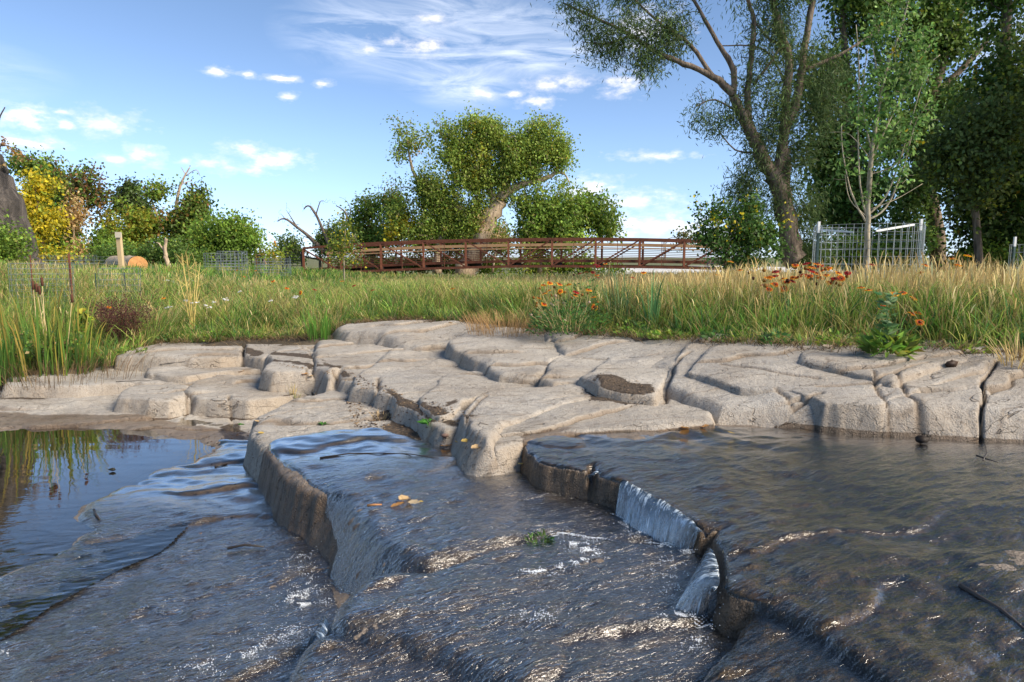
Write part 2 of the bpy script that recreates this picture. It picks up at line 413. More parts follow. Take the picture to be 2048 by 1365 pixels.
def PX(pts, z=None):
    return [az(*(p if len(p) == 3 else (*p, z)))[:2] for p in pts]
Htot = np.full(GX.shape, -9.0)
SLABS = []
cracks_extra = []
def slab_field(poly, top, r=0.04, k=4.2, amp=1.0, seed=1, zdef=None, power=2.0, skirt=0.16, big=0.0, tops=None, rgh=.4):
    """poly: pixel outline at zdef. top: plane as (z0, dz/dx, dz/dy, x0, y0)"""
    P = PX(poly, zdef); m = .22 + (0 if r < .1 else r * .6)
    px_ = [p[0] for p in P]; py_ = [p[1] for p in P]
    r0, r1 = np.searchsorted(ys, [min(py_) - m, max(py_) + m]); r0 = max(r0 - 1, 0); r1 = min(r1 + 1, NR)
    if r1 - r0 < 3: r1 = r0 + 3
    ysub = ys[r0:r1]; ulo = min(((min(px_) - m) / (ysub + .55)).min(), 9); uhi = max(((max(px_) + m) / (ysub + .55)).max(), -9)
    c0, c1 = np.searchsorted(us, [ulo, uhi]); c0 = max(c0 - 1, 0); c1 = min(c1 + 1, NC)
    w = (slice(r0, r1), slice(c0, c1)); X_ = GX[w]; Y_ = GY[w]
    dd = sdf(P, wxg[w], wyg[w]) + rough_d[w] * (rgh if rgh < .9 else .5)
    dry_ = rgh < .9
    if dry_ and r < .1: r = r * .62; dd = dd + .018
    z0, gx, gy, x0, y0 = top
    T_ = z0 + gx * (X_ - x0) + gy * (Y_ - y0)
    lim = edge_z(X_) + .012; e = T_ - lim; T_ = T_ - np.where(e > -.03, np.where(e > .03, e, (e + .03) ** 2 / .12), 0)
    st, cr_ = strata(X_, Y_, seed, amp)
    u = np.clip(dd / r, 0, 1)
    drop = np.where(dd > 0, r * 1.0 * (1 - np.sin(u * np.pi / 2)) , r * 1.0 + (-dd) * k) if r >= .1 else np.where(dd > 0, r * 0.9 * (1 - (1 - (1 - u) ** power) ** (1 / power)), r * 0.9 + (-dd) * k)
    H_ = T_ + st * np.clip(dd / (r + .02), 0, 1) ** 2 + micro[w] - drop
    if not dry_: H_ = H_ + (.010 * fbm(X_ * 4.5, Y_ * 7, 4, seed + 200) + .006 * fbm(X_ * 20, Y_ * 20, 3, seed + 210)) * np.clip((dd + .02) / .05, 0.4, 1)
    if big: H_ = H_ + big * fbm(X_ * 1.1, Y_ * 1.1, 3, seed + 400)
    H = np.full(GX.shape, -9.0); T = np.full(GX.shape, 9.0); cr = np.zeros(GX.shape); d = np.full(GX.shape, -9.0)
    H[w] = H_; T[w] = T_; cr[w] = cr_; d[w] = dd
    return H, T, cr, d
def slab(label, poly, z, r=0.045, k=2.9, gx=0.0, gy=0.0, amp=1.0, seed=1, skirt=0.2, power=2.0, ref=None, zdef=None, big=0.0, group='pale carved rock slabs beside the stream'):
    P = PX(poly, zdef if zdef is not None else z)
    if ref is None: x0 = sum(p[0] for p in P) / len(P); y0 = min(p[1] for p in P)
    else: x0, y0 = az(ref[0], ref[1], z)[:2]
    H, T, cr, d = slab_field(poly, (z, gx, gy, x0, y0), r, k, amp, seed, zdef if zdef is not None else z, power, skirt, big, None, 1.0 if group.startswith('wet') else .4)
    SLABS.append([label, H, T - skirt, cr, d, group])

# ---- bed of the low level (left pool, left apron)
pool_px = [(-900,870),(-300,862),(0,858),(150,851),(300,856),(372,870),(430,872),(455,890),(440,905),(400,932),(330,940),(285,962),(240,985),(195,1012),(180,1040),(215,1062),(160,1095),(60,1140),(-60,1200),(-300,1330),(-1200,1500)]
POOL = PX(pool_px, 0.08)
dpool = sdf(POOL, wxg, wyg)
st, crb = strata(GX, GY, 17, 1.0)
bed = .008 * fbm(GX * 4.5, GY * 8, 4, 214) + .005 * fbm(GX * 20, GY * 20, 3, 215) + 0.085 + 0.02 * (GY - 3.2) * (GY < 3.2) + 0.03 * np.clip(GX + 1.5, 0, 1) * (GY < 3.0) + micro * 1.1 + st * .55 + 0.02 * fbm(GX * .9, GY * 1.6, 3, 12)
bed = bed - sst(-0.02, 0.55, dpool) * 0.22
bed = bed + sst(0.3, 1.2, GY - 4.6) * 0.05
# rock ends in the low left front
bed_under = bed.copy()

# ---- mid level shelf
mid1 = [(505,838),(497,862),(512,885),(530,902),(548,925),(562,950),(600,978),(622,995),(700,1010),(900,1020),(1200,1040),(1420,1120),(1700,1150),(1700,900),(1300,800),(1000,740),(700,740),(640,788),(575,806)]
slab('broad middle shelf of rock, dry and soil-strewn behind, wet and steep-sided in front', mid1, .285, r=.065, k=3.6, gx=.004, gy=.006, seed=21, skirt=.33, power=2.4, amp=.5, group='wet rock ledges in the stream')
mid2 = [(596,975),(640,1008),(668,1042),(690,1075),(728,1108),(765,1140),(860,1148),(1000,1118),(1100,1090),(1420,1130),(1700,1150),(1700,960),(1000,930),(700,940)]
slab('smooth wet ledge below the leaf cluster, water sliding over its rounded lip', mid2, .287, r=.12, k=1.9, gx=.004, gy=.010, seed=22, skirt=.33, power=1.8, amp=.45, zdef=.287, group='wet rock ledges in the stream')
mid3 = [(775,1150),(722,1165),(690,1190),(668,1215),(650,1250),(700,1275),(800,1300),(1000,1400),(1500,1700),(1560,1250),(1480,1120),(1100,1080),(1000,1112),(860,1152)]
slab('lower wet ledge in the centre foreground with a rounded brown nose', mid3, .262, r=.09, k=2.2, gx=.0, gy=.03, seed=23, skirt=.30, power=1.9, amp=.6, zdef=.262, group='wet rock ledges in the stream')
mid4 = [(650,1268),(618,1300),(590,1340),(550,1420),(400,1800),(1500,1800),(1400,1300),(1000,1330),(800,1290)]
slab('lowest wet ledge at the bottom centre of the stream', mid4, .225, r=.06, k=2.2, gx=.0, gy=.03, seed=24, skirt=.27, power=2, amp=.6, zdef=.225, group='wet rock ledges in the stream')

# ---- upper shelf with the fall
up1 = [(1036,872),(1050,905),(1066,926),(1130,943),(1182,950),(1192,935),(1204,955),(1242,968),(1320,1010),(1400,1060),(1432,1062),(1560,1040),(1800,1030),(3600,1060),(3600,800),(1300,780),(1050,820)]
slab('flat ledge at the top of the small waterfall, water sheeting across it', up1, .402, r=.028, k=4, gx=-.012, gy=.006, seed=31, skirt=.22, power=2.6, amp=.35, ref=(1300,930), group='wet rock ledges in the stream')
up2 = [(1412,1080),(1422,1100),(1424,1172),(1442,1186),(1487,1201),(1600,1260),(1900,1500),(3600,1900),(3900,850),(1700,870),(1560,960),(1450,1035)]
slab('ledge right of the waterfall with a broken dark corner', up2, .396, r=.028, k=4, gx=-.02, gy=.0, seed=32, skirt=.25, power=2.4, amp=.35, zdef=.396, ref=(1450,1120), group='wet rock ledges in the stream')
up3 = [(1489,1206),(1458,1246),(1418,1310),(1390,1362),(1330,1500),(1330,1900),(4200,1900),(3800,1150),(1900,1130),(1600,1180)]
slab('wet slab nearest the camera at the bottom right', up3, .365, r=.03, k=4, gx=.05, gy=.0, seed=33, skirt=.28, power=2.2, amp=.6, zdef=.365, ref=(1500,1250), group='wet rock ledges in the stream')

# ---- left dry slabs
slab('long low slab at the left edge, its front standing in the pool shallows', [(6,771),(120,771),(205,767),(270,764),(420,768),(540,775),(700,770),(700,740),(560,712),(240,715),(100,742),(9,757)], .226, r=.035, gx=0, gy=.02, seed=41)
slab('low rounded slab with a vertical joint, in front of the long low slab', [(268,771),(250,785),(247,796),(300,804),(340,803),(369,795),(385,775),(340,765)], .214, r=.03, seed=42, amp=.6)
slab('low slab whose front face meets the dark corner of the pool', [(374,789),(400,796),(461,799),(500,802),(547,797),(600,789),(705,772),(712,745),(400,762)], .215, r=.03, seed=43, gy=.02)
slab('thin overlapping slab under the two high left blocks', [(295,737),(300,744),(340,751),(376,753),(430,745),(520,739),(540,730),(545,705),(330,722)], .282, r=.03, seed=44, amp=.5)
slab('high block at the far left standing over the low slabs', [(234,707),(236,712),(300,715),(380,717),(440,716),(487,712),(489,690),(470,672),(320,676),(250,692)], .372, r=.05, seed=45, gy=.03, amp=.8)
slab('high block right of the vertical crack under the grass', [(493,692),(490,711),(530,717),(590,712),(680,712),(720,690),(700,660),(520,668)], .378, r=.045, seed=46, gy=.05)
slab('pale cut block with a slanted left face, left of the cave hole', [(548,708),(530,738),(560,742),(624,741),(628,716),(612,699),(570,698)], .392, r=.055, seed=47, amp=.4, gy=.02, power=1.6)
slab('long block with a small dark hole under its front', [(626,716),(640,740),(660,758),(672,742),(690,762),(707,765),(760,755),(850,712),(840,690),(640,692)], .388, r=.05, seed=48, gy=.035, amp=.7)
slab('rounded block between the small hole and the split lobe', [(711,757),(708,775),(752,786),(756,765),(850,740),(960,730),(960,700),(800,706)], .398, r=.05, seed=49, gy=.035, amp=.7)
slab('wide lobed slab whose scalloped front overhangs the soil', [(758,768),(754,790),(783,797),(795,812),(833,822),(870,842),(900,855),(930,850),(1000,800),(1180,800),(1180,740),(960,700),(850,738)], .398, r=.045, seed=50, gy=.02, amp=.8)
slab('smooth raised lobe on the wide slab behind the green weed', [(848,794),(852,808),(868,820),(888,826),(905,822),(925,806),(940,796),(1000,780),(1010,755),(900,750)], .44, r=.04, seed=51, amp=.3)
slab('slanting block with a brown front face beside the dark cave', [(951,796),(944,812),(938,850),(972,878),(985,862),(1012,842),(1120,812),(1190,796),(1120,772),(1000,776)], .462, r=.05, seed=53, gx=-.02, k=1.6, amp=.6, power=1.5)
slab('flat apron slab that dips under the upper sheet of water', [(985,836),(973,880),(990,893),(1040,880),(1100,868),(1300,862),(1420,848),(1400,780),(1200,770),(1020,800)], .428, r=.03, seed=54, gy=.03, gx=.0, k=2.2, amp=.6, power=1.8, ref=(1100,862))

# ---- centre back
slab('rounded top rock at the meadow edge, its nose pointing left', [(651,676),(672,682),(690,686),(752,690),(800,702),(850,706),(940,700),(1060,700),(1100,660),(900,636),(690,640),(664,662)], .455, r=.10, seed=61, gy=.20, k=2, power=1.8, amp=.9)
slab('square-fronted block above the wide lobed slab', [(908,700),(906,716),(960,733),(1000,752),(1076,756),(1088,742),(1150,720),(1150,690),(950,680)], .482, r=.05, seed=62, gy=.07, amp=.8)
slab('low rounded block with a pointed right corner', [(1000,725),(998,744),(1040,752),(1080,752),(1094,737),(1085,715),(1030,712)], .487, r=.04, seed=63, amp=.4)
slab('block with a slanted groove, right of the pointed corner', [(1096,738),(1084,758),(1110,764),(1158,765),(1190,748),(1222,735),(1215,715),(1120,712)], .495, r=.045, seed=64, gy=.05, amp=.8)
slab('eye-shaped block carved with nested curves', [(1226,732),(1192,747),(1164,764),(1200,778),(1260,788),(1300,792),(1330,765),(1350,742),(1300,722)], .502, r=.055, seed=65, gy=.06, amp=1.2)
slab('long pale back slab that runs along the meadow edge', [(1095,712),(1100,720),(1220,722),(1300,732),(1450,742),(1700,755),(2048,775),(2600,820),(3300,860),(3300,780),(2400,690),(1500,650),(1060,640)], .562, r=.09, seed=66, gy=.10, gx=.14, k=1.5, power=1.7, amp=1.1, ref=(1300,720))
slab('big low rock along the upper pool, left of the black crack', [(1322,783),(1312,800),(1360,818),(1430,838),(1620,850),(1700,857),(1780,866),(1850,870),(1938,874),(1990,876),(2000,782),(1900,730),(1400,730),(1350,752)], .475, r=.10, seed=67, gy=.115, gx=.095, k=1.6, power=1.9, zdef=.425, amp=1.1, big=.025, ref=(1600,850), skirt=.35)
slab('big rock right of the black crack at the right edge', [(1890,871),(2048,882),(2400,905),(3300,960),(3300,800),(2048,725),(1930,745),(1910,822)], .500, r=.10, seed=68, gy=.15, gx=.03, k=1.6, power=1.9, zdef=.425, amp=.9, big=.02, ref=(2000,878), skirt=.4)

slab('thin curved upper layer on the big low rock', [(1380,745),(1480,768),(1580,775),(1650,792),(1760,800),(1850,783),(1960,770),(2000,735),(1900,705),(1450,705)], .495, r=.035, seed=71, gy=.118, gx=.095, amp=.6, zdef=.58, ref=(1600,850), skirt=.35)
slab('second thin layer higher on the big low rock, under the leafy plant', [(1600,738),(1700,752),(1790,768),(1870,752),(1950,742),(2060,745),(2100,715),(1650,705)], .512, r=.03, seed=72, gy=.118, gx=.095, amp=.6, zdef=.62, ref=(1600,850), skirt=.35)
slab('thin layer along the back of the long pale slab', [(1120,700),(1250,705),(1380,716),(1480,735),(1600,735),(1700,715),(1400,680),(1100,672)], .572, r=.03, seed=73, gy=.105, gx=.14, amp=.8, zdef=.6, ref=(1300,720), skirt=.3)

# ---- extra carved cracks (pixel polylines with z)
CR = [([(1985,781),(1968,800),(1952,835),(1937,876)], .52, .006, .10), ([(1322,790),(1352,752),(1380,742)], .5, .012, .03), ([(1545,800),(1580,815),(1645,812)], .50, .012, .020), ([(1740,800),(1800,855)], .48, .008, .016),
      ([(1790,808),(1850,850)], .48, .010, .02), ([(1450,735),(1550,750),(1640,760)], .6, .012, .02), ([(1640,775),(1760,778),(1850,762)], .58, .012, .025),
      ([(930,876),(963,826),(975,812)], .4, .007, .02), ([(620,745),(628,722),(600,700)], .38, .007, .02), ([(372,792),(370,812)], .2, .008, .03),
      ([(462,798),(470,830)], .2, .008, .03), ([(487,690),(484,714)], .38, .012, .04), ([(756,765),(753,792)], .38, .012, .03),
      ([(530,838),(600,823),(640,820),(700,815),(760,818)], .29, .006, .012), ([(560,870),(640,850),(700,838),(850,820)], .29, .006, .014),
      ([(600,912),(700,902),(860,912),(880,917)], .285, .005, .010), ([(1100,880),(1230,888),(1400,912),(1520,935)], .405, .008, .012),
      ([(1190,942),(1250,915),(1275,905)], .405, .010, .03), ([(210,1205),(270,1200),(330,1230),(350,1245)], .06, .009, .03),
      ([(1020,1108),(960,1118),(880,1140),(770,1160)], .28, .012, .05), ([(1400,1068),(1450,1040),(1560,1010)], .40, .008, .015),
      ([(1500,1190),(1560,1180),(1700,1170),(1800,1160)], .39, .02, .03), ([(140,940),(230,980)], .1, .01, .01)]
dcut = np.zeros(GX.shape); dcm = np.zeros(GX.shape)
for pts, z, w, dep in CR:
    dd = pdist(PX(pts, z), wxg, wyg)
    e = np.exp(-(dd / w) ** 2); dcut += e * dep; dcm = np.maximum(dcm, np.exp(-(dd / (w * 1.1)) ** 2))
# two cave holes under block fronts
def hole(px, py, z, rx, ry, dep):
    x0, y0, _ = az(px, py, z); return dep * np.exp(-(((GX - x0) / rx) ** 2 + ((GY - y0) / ry) ** 2) ** 2)
dhole = hole(673, 762, .33, .035, .09, .3) + hole(936, 820, .40, .030, .085, .25)
dwall = np.zeros(GX.shape)

# ---- dirt (px polygons with z)
dirt_px = [([(520,742),(640,752),(700,775),(760,805),(830,838),(900,862),(935,880),(985,895),(955,902),(880,885),(800,885),(735,870),(760,850),(700,852),(760,828),(740,790),(690,780),(620,760),(560,752),(520,752)], .29),
           ([(560,792),(590,785),(625,790),(618,804),(560,803)], .22), ([(1160,792),(1220,787),(1310,797),(1318,812),(1260,822),(1170,812)], .43),
           ([(430,852),(495,835),(500,905),(470,930),(430,930)], .09), ([(480,712),(540,722),(530,735),(470,725)], .30),
           ([(880,812),(925,800),(935,812),(890,828)], .41), ([(-200,800),(90,800),(120,806),(-200,812)], .1), ([(640,745),(700,770),(720,790),(680,785),(640,765)], .29),
           ([(540,735),(640,750),(640,762),(540,748)], .23)]
dirt = np.zeros(GX.shape)
for pts, z in dirt_px:
    dirt = np.maximum(dirt, sst(-0.03, 0.09, sdf(PX(pts, z), wxg, wyg)))

# ---- wet regions
mid_wet = PX([(380,1000),(497,905),(560,882),(640,868),(740,868),(830,880),(900,892),(985,905),(1045,950),(1250,960),(1800,1100),(1800,2500),(-200,2500)], .28)
up_wet = PX([(1040,878),(1060,866),(1150,862),(1210,852),(1330,851),(1420,848),(1700,852),(2048,860),(4500,880),(5000,2600),(1250,2600),(1380,1120),(1200,990),(1060,950)], .41)
low_wet = PX([(-1500,842),(0,828),(150,832),(300,838),(380,846),(440,860),(560,880),(680,1000),(760,1300),(760,3000),(-2500,3000)], .09)
wet_mid = sst(-.06, .06, sdf(mid_wet, wxg, wyg)); wet_up = sst(-.05, .05, sdf(up_wet, wxg, wyg)); wet_low = sst(-.12, .10, sdf(low_wet, wxg, wyg))

ii = np.arange(NR * NC).reshape(NR, NC)
def sub_mesh(name, H, keep, extra):
    fk = keep[:-1, :-1] & keep[1:, :-1] & keep[:-1, 1:] & keep[1:, 1:]
    a = ii[:-1, :-1][fk]; b = ii[:-1, 1:][fk]; c = ii[1:, 1:][fk]; d = ii[1:, :-1][fk]
    q = np.stack([a, b, c, d], 1)
    u, inv = np.unique(q.ravel(), return_inverse=True)
    q = inv.reshape(-1, 4)
    co = np.stack([DX.ravel()[u], DY.ravel()[u], H.ravel()[u]], 1)
    return np_mesh(name, co, [q], M_rock, attrs={k: v.ravel()[u] for k, v in extra.items()})

DX = GX; DY = GY
allH = bed.copy()
for s in SLABS: allH = np.maximum(allH, s[1])
Htot = allH
gxx = np.gradient(Htot, axis=1) / np.gradient(GX, axis=1); gyy = np.gradient(Htot, axis=0) / np.gradient(GY, axis=0)
dyn_dir = {}
for s in SLABS:
    label, H, floor_, cr, d, grp = s
    H = H - dcut - dhole
    keep = (H > floor_) & (H > allH - 0.22)
    gx1 = np.gradient(H, axis=1) / np.gradient(GX, axis=1); gy1 = np.gradient(H, axis=0) / np.gradient(GY, axis=0)
    steep = np.clip((np.sqrt(gx1 ** 2 + gy1 ** 2) - .5) / 1.3, 0, 1)
    wl = np.maximum(np.maximum(-.3 + .595 * wet_mid, -.3 + .735 * wet_up), -.3 + .395 * wet_low)
    wet = np.zeros(GX.shape)
    if not grp.startswith('wet'): wl = np.where(wet_up > .5, .425, np.where(wet_mid > .5, .285, .085))
    if grp.startswith('wet'): wet = np.maximum(wet, sst(3.75, 3.45, GY - .1 * fbm(GX * 5, GY * 5, 2, 8)) if not label.startswith('broad') else sst(.03, -.01, d) * sst(3.5, 3.1, GY))
    wet = np.clip(wet * 1.25, 0, 1.2)
    me = sub_mesh('rock_ledge' if grp.startswith('wet') else 'rock_slab', H, keep,
                  {'wet': wet, 'wl': wl, 'dirt': dirt, 'crack': np.maximum(cr, dcm) * (1 - .3 * wet)})
    o = link('rock_ledge' if grp.startswith('wet') else 'rock_slab', me); tag(o, label, 'rock ledge' if grp.startswith('wet') else 'rock slab', grp)
wetb = np.maximum(wet_low, sst(.2, .0, np.abs(bed - .0)) * 0)
DX = GX; DY = GY
keep = (bed > allH - 0.3)
me = sub_mesh('stream_bed', bed - dcut * (bed > .02), np.ones_like(keep), {'wet': wetb * 1.3, 'wl': np.zeros(GX.shape), 'dirt': dirt, 'crack': np.maximum(crb, dcm) * .7})
tag(link('stream_bed', me), 'low rock bed of the stream at the left', None, None, 'structure')

# ================================================================== WATER
def blur(A, n):
    for _ in range(n):
        A = (A + np.roll(A, 1, 0) + np.roll(A, -1, 0) + np.roll(A, 1, 1) + np.roll(A, -1, 1)) / 5
    return A
def flow_noise(ang, st, sc, seed):
    a = R(ang); u = GX * math.cos(a) + GY * math.sin(a); v = -GX * math.sin(a) + GY * math.cos(a)
    w = fbm(GX * 3, GY * 3, 2, seed + 9) * .25
    return fbm(u * sc / st + w, v * sc + w * 2, 3, seed)
rip = .0065 * flow_noise(22, 2.6, 15, 500) + .0042 * flow_noise(30, 3.0, 34, 520)
rip_up = .0035 * flow_noise(38, 4.0, 13, 540) + .003 * flow_noise(26, 3.2, 32, 560)
Hs = blur(allH, 9)
near = sst(3.3, 2.5, GY)
def wmesh(name, Z, keep, mat, amp, label):
    fk = keep[:-1, :-1] & keep[1:, :-1] & keep[:-1, 1:] & keep[1:, 1:]
    a = ii[:-1, :-1][fk]; b = ii[:-1, 1:][fk]; c = ii[1:, 1:][fk]; d = ii[1:, :-1][fk]
    q = np.stack([a, b, c, d], 1); u, inv = np.unique(q.ravel(), return_inverse=True); q = inv.reshape(-1, 4)
    co = np.stack([GX.ravel()[u], GY.ravel()[u], Z.ravel()[u]], 1)
    me = np_mesh(name, co, [q], mat, attrs={'amp': np.broadcast_to(amp, GX.shape).ravel()[u]})
    return tag(link(name, me), label, None, None, 'structure')
M_pool = water_material('pool_water', (.62,.60,.45), [(5, (1,2.6,1), 0, .010, .25), (26, (1,2.2,1), 8, .003, .12)], .01, 2.4)
M_flow = water_material('stream_water', (.80,.78,.72), [(30, (.45,1.5,1), -24, .012, .8), (90, (.5,1.3,1), -30, .006, 1.0)], .18, 5.0)
M_up = water_material('upper_water', (.74,.68,.52), [(20, (.4,1.5,1), -34, .010, .6), (75, (.5,1.3,1), -26, .005, .9)], .15, 3.3)
# left pool: calm, flat
pool_amp = np.clip(.15 + .9 * sst(3.6, 2.6, GY), 0, 1)
pz = .078 + rip * .55 * sst(3.1, 2.2, GY) + .0006 * fbm(GX * 3, GY * 9, 2, 77)
wmesh('pool_water', pz, (pz > bed - .01) & (allH < pz + .03) & (GX < .2) & (dpool > -.35), M_pool, pool_amp, 'calm water of the left pool')
# flowing film: one sheet over the low bed, one draped over the middle ledges, each diving into the rock where it ends
dmw = sdf(mid_wet, wxg, wyg); dlw = sdf(low_wet, wxg, wyg)
amp_f = np.clip(.08 + .92 * sst(3.5, 2.7, GY), 0, 1)
cliff = sdf(PX([(480,850),(512,885),(545,938),(590,978),(628,1012),(655,1048),(672,1085),(640,1120),(600,1090),(575,1050),(530,1000),(480,950)], .2), wxg, wyg)
Zl = blur(bed, 5); Zl = np.maximum(Zl, blur(bed, 1) - .003) + .007 + rip * amp_f
Zl = Zl - .05 * sst(.13, .02, dlw) - .03 * sst(.0, .14, dpool)
wmesh('stream_water', Zl, (dlw > -.02) & (dpool < .16) & (GY < 4.4) & (allH - Zl < .35), M_flow, amp_f, 'thin water rushing over the low bed')
midH = np.full(GX.shape, -9.0)
for s in SLABS[:4]: midH = np.maximum(midH, s[1])
ok = midH > -5; mB = np.where(ok, midH, -.2)
Zm = np.maximum(blur(mB, 6), blur(mB, 1) - .003) + .007 + rip * amp_f
Zm = Zm - .06 * sst(-.004, .022, cliff) - .05 * sst(.035, -.01, dmw)
km = ok & (midH > bed - .06) & (dmw > -.06) & (GY < 4.4) & (allH - Zm < .10)
wmesh('ledge_water', Zm, km, M_flow, amp_f, 'water sliding over the middle ledges')
# upper sheet and right pool
duw = sdf(up_wet, wxg, wyg)
dU = np.maximum(np.maximum(SLABS[4][4], SLABS[5][4]), SLABS[6][4])
lipw = sst(.0, .45, sdf(PX([(1500,860),(1560,900),(1640,1000),(1800,1100),(3800,1200),(3800,860)], .40), GX, GY))
upH = np.maximum(np.maximum(SLABS[4][1], SLABS[5][1]), SLABS[6][1]); upB = np.where(upH > -5, upH, .3)
Hm = np.maximum(blur(upB, 6), blur(upB, 1) - .001)
film = np.minimum(Hm + .007, .4235)
Zu = film + lipw * np.maximum(.4235 - .012 * sst(2.4, 1.3, GY) - film, 0)
Zu = Zu + rip_up * (.25 + 1.25 * sst(3.3, 2.6, GY)) - .06 * sst(.012, -.02, dU) - .03 * sst(.02, -.02, duw) * (1 - lipw)
ku = (duw > -.05) & (dU > -.03) & (allH < Zu + .30)
wmesh('upper_water', Zu, ku, M_up, np.clip(.2 + .8 * sst(3.4, 2.8, GY), 0, 1), 'shallow water of the upper pool spreading to the fall')

# ================================================================== GROUND
def ground_z(x, y):
    ey = edge_y(x); ez = edge_z(x)
    far_l = .93 * np.exp(-((x + 4.5) / 6.5) ** 2 * (x > -4.5)) * np.exp(-((y - 17) / 9) ** 2) + .50 * (1 - np.exp(-((y - 17) / 9) ** 2) * 0)
    far = .47 + .38 * np.exp(-(np.maximum(x + 8.5, 0) / 3.0) ** 2) * sst(32, 20, y) - .45 * sst(24, 36, y) * sst(-22, -14, x) + .10 * sst(2, 6, x) * sst(22, 12, y)
    t = sst(0, 5.0, y - ey)
    z = (ez + .02) * (1 - t) + far * t + .03 * fbm(x * .35, y * .35, 3, 600) * sst(0, 3, y - ey)
    return z
gx_ = np.concatenate([[-2500, -900, -350, -160], np.linspace(-90, 90, 181), [160, 350, 900, 2500]])
gy_ = np.concatenate([np.arange(5.0 - 1.6, 12, .12), np.arange(12, 60, .6), [62, 66, 72, 80, 95, 120, 160, 240, 400, 800, 1600, 3000]])
gY, gX = np.meshgrid(gy_, gx_, indexing='ij')
gZ = ground_z(gX, gY)
below = edge_y(gX) - .12 - gY
gZ = np.where(below > 0, gZ - .05 - below * 1.4, gZ)
gZ = np.where(np.abs(gX) > 100, .0, gZ)
nr, nc = gX.shape; gi = np.arange(nr * nc).reshape(nr, nc)
M_ground, t = new_mat('meadow_soil'); co = t.nodes.new('ShaderNodeNewGeometry').outputs['Position']
n = noise(t, 1.2, 6, .65, co)
near_c = ramp(t, noise(t, 9, 6, .7, co), [(.3, (.035, .028, .018)), (.6, (.09, .07, .045))])
far_c = ramp(t, n, [(.3, (.05, .075, .02)), (.55, (.12, .12, .04)), (.75, (.20, .16, .07))])
sy = t.nodes.new('ShaderNodeSeparateXYZ'); t.links.new(co, sy.inputs[0])
c = mixc(t, mth(t, 'MULTIPLY', mth(t, 'SUBTRACT', sy.outputs[1], 11), .12, clamp=True), near_c, far_c)
out(t, pbsdf(t, c, .95, bump(t, noise(t, 40, 4, .7, co), .5, .02)))
me = np_mesh('ground', np.stack([gX.ravel(), gY.ravel(), gZ.ravel()], 1), [np.stack([gi[:-1, :-1].ravel(), gi[:-1, 1:].ravel(), gi[1:, 1:].ravel(), gi[1:, :-1].ravel()], 1)], M_ground)
tag(link('ground', me), 'meadow ground', None, None, 'structure')
def gz1(x, y): return float(ground_z(np.array([float(x)]), np.array([float(y)]))[0])
def on_ground(px, Y): 
    x = (px - 1024) / F * Y * 1.0
    d = ray(px, 515); x = d[0] * Y / d[1]
    return (x, Y, gz1(x, Y))
def mk_plane(name, x0, x1, y0, y1, z, mat, label):
    me = bpy.data.meshes.new(name); me.from_pydata([(x0,y0,z),(x1,y0,z),(x1,y1,z),(x0,y1,z)], [], [(0,1,2,3)]); me.materials.append(mat)
    return tag(link(name, me), label, None, None, 'structure')
M_skyfill = simple_mat('pale_sky_filler', (.62, .60, .56), .9, .15, 3)
mk_plane('low_sky_filler', 8.5, 34, 56, 100, .06, M_skyfill, 'added pale plane standing in for low bright sky beyond the bridge')  # added pale plane, stands in for the bright sky strips under the deck

# ================================================================== LEAF AND GRASS MATERIALS
def leaf_mat(name, trans=.45, rough=.55, spec=.3):
    m, t = new_mat(name); a = attr(t, 'Col').outputs['Color']
    p = pbsdf(t, a, rough, None, 0, spec)
    tr = t.nodes.new('ShaderNodeBsdfTranslucent'); t.links.new(mixc(t, .35, a, (.30, .34, .03), 'ADD') if False else a, tr.inputs[0])
    mx = t.nodes.new('ShaderNodeMixShader'); mx.inputs[0].default_value = trans
    t.links.new(p, mx.inputs[1]); t.links.new(tr.outputs[0], mx.inputs[2]); out(t, mx.outputs[0]); return m
M_leaf = leaf_mat('foliage'); M_grass = leaf_mat('grass_blade', .4, .6, .2)
def bark_mat(name, c1, c2, sc=14, st=(1, 1, .18), bd=.03):
    m, t = new_mat(name); co = mapv(t, t.nodes.new('ShaderNodeNewGeometry').outputs['Position'], st)
    n = noise(t, sc, 6, .65, co, .4)
    w = noise(t, 2.5, 3, .5, t.nodes.new('ShaderNodeNewGeometry').outputs['Position'])
    c = mixc(t, mth(t, 'MULTIPLY', w, .35), ramp(t, n, [(.36, tuple(x * .25 for x in c2)), (.48, c2), (.68, c1)]), c1)
    out(t, pbsdf(t, c, .9, bump(t, n, 1, bd))); return m
M_bark = bark_mat('grey_brown_bark', (.30, .23, .16), (.14, .10, .07))
M_bark_dark = bark_mat('furrowed_dark_bark', (.15, .125, .105), (.035, .03, .026), 6, (1, 1, .10), .16)
M_bark_pale = bark_mat('pale_tan_bark', (.62, .48, .33), (.38, .28, .18))
M_bark_young = bark_mat('smooth_young_bark', (.52, .45, .32), (.34, .28, .19), 20, (1, 1, .3), .004)
M_dead = bark_mat('dead_grey_wood', (.26, .20, .16), (.12, .09, .07))

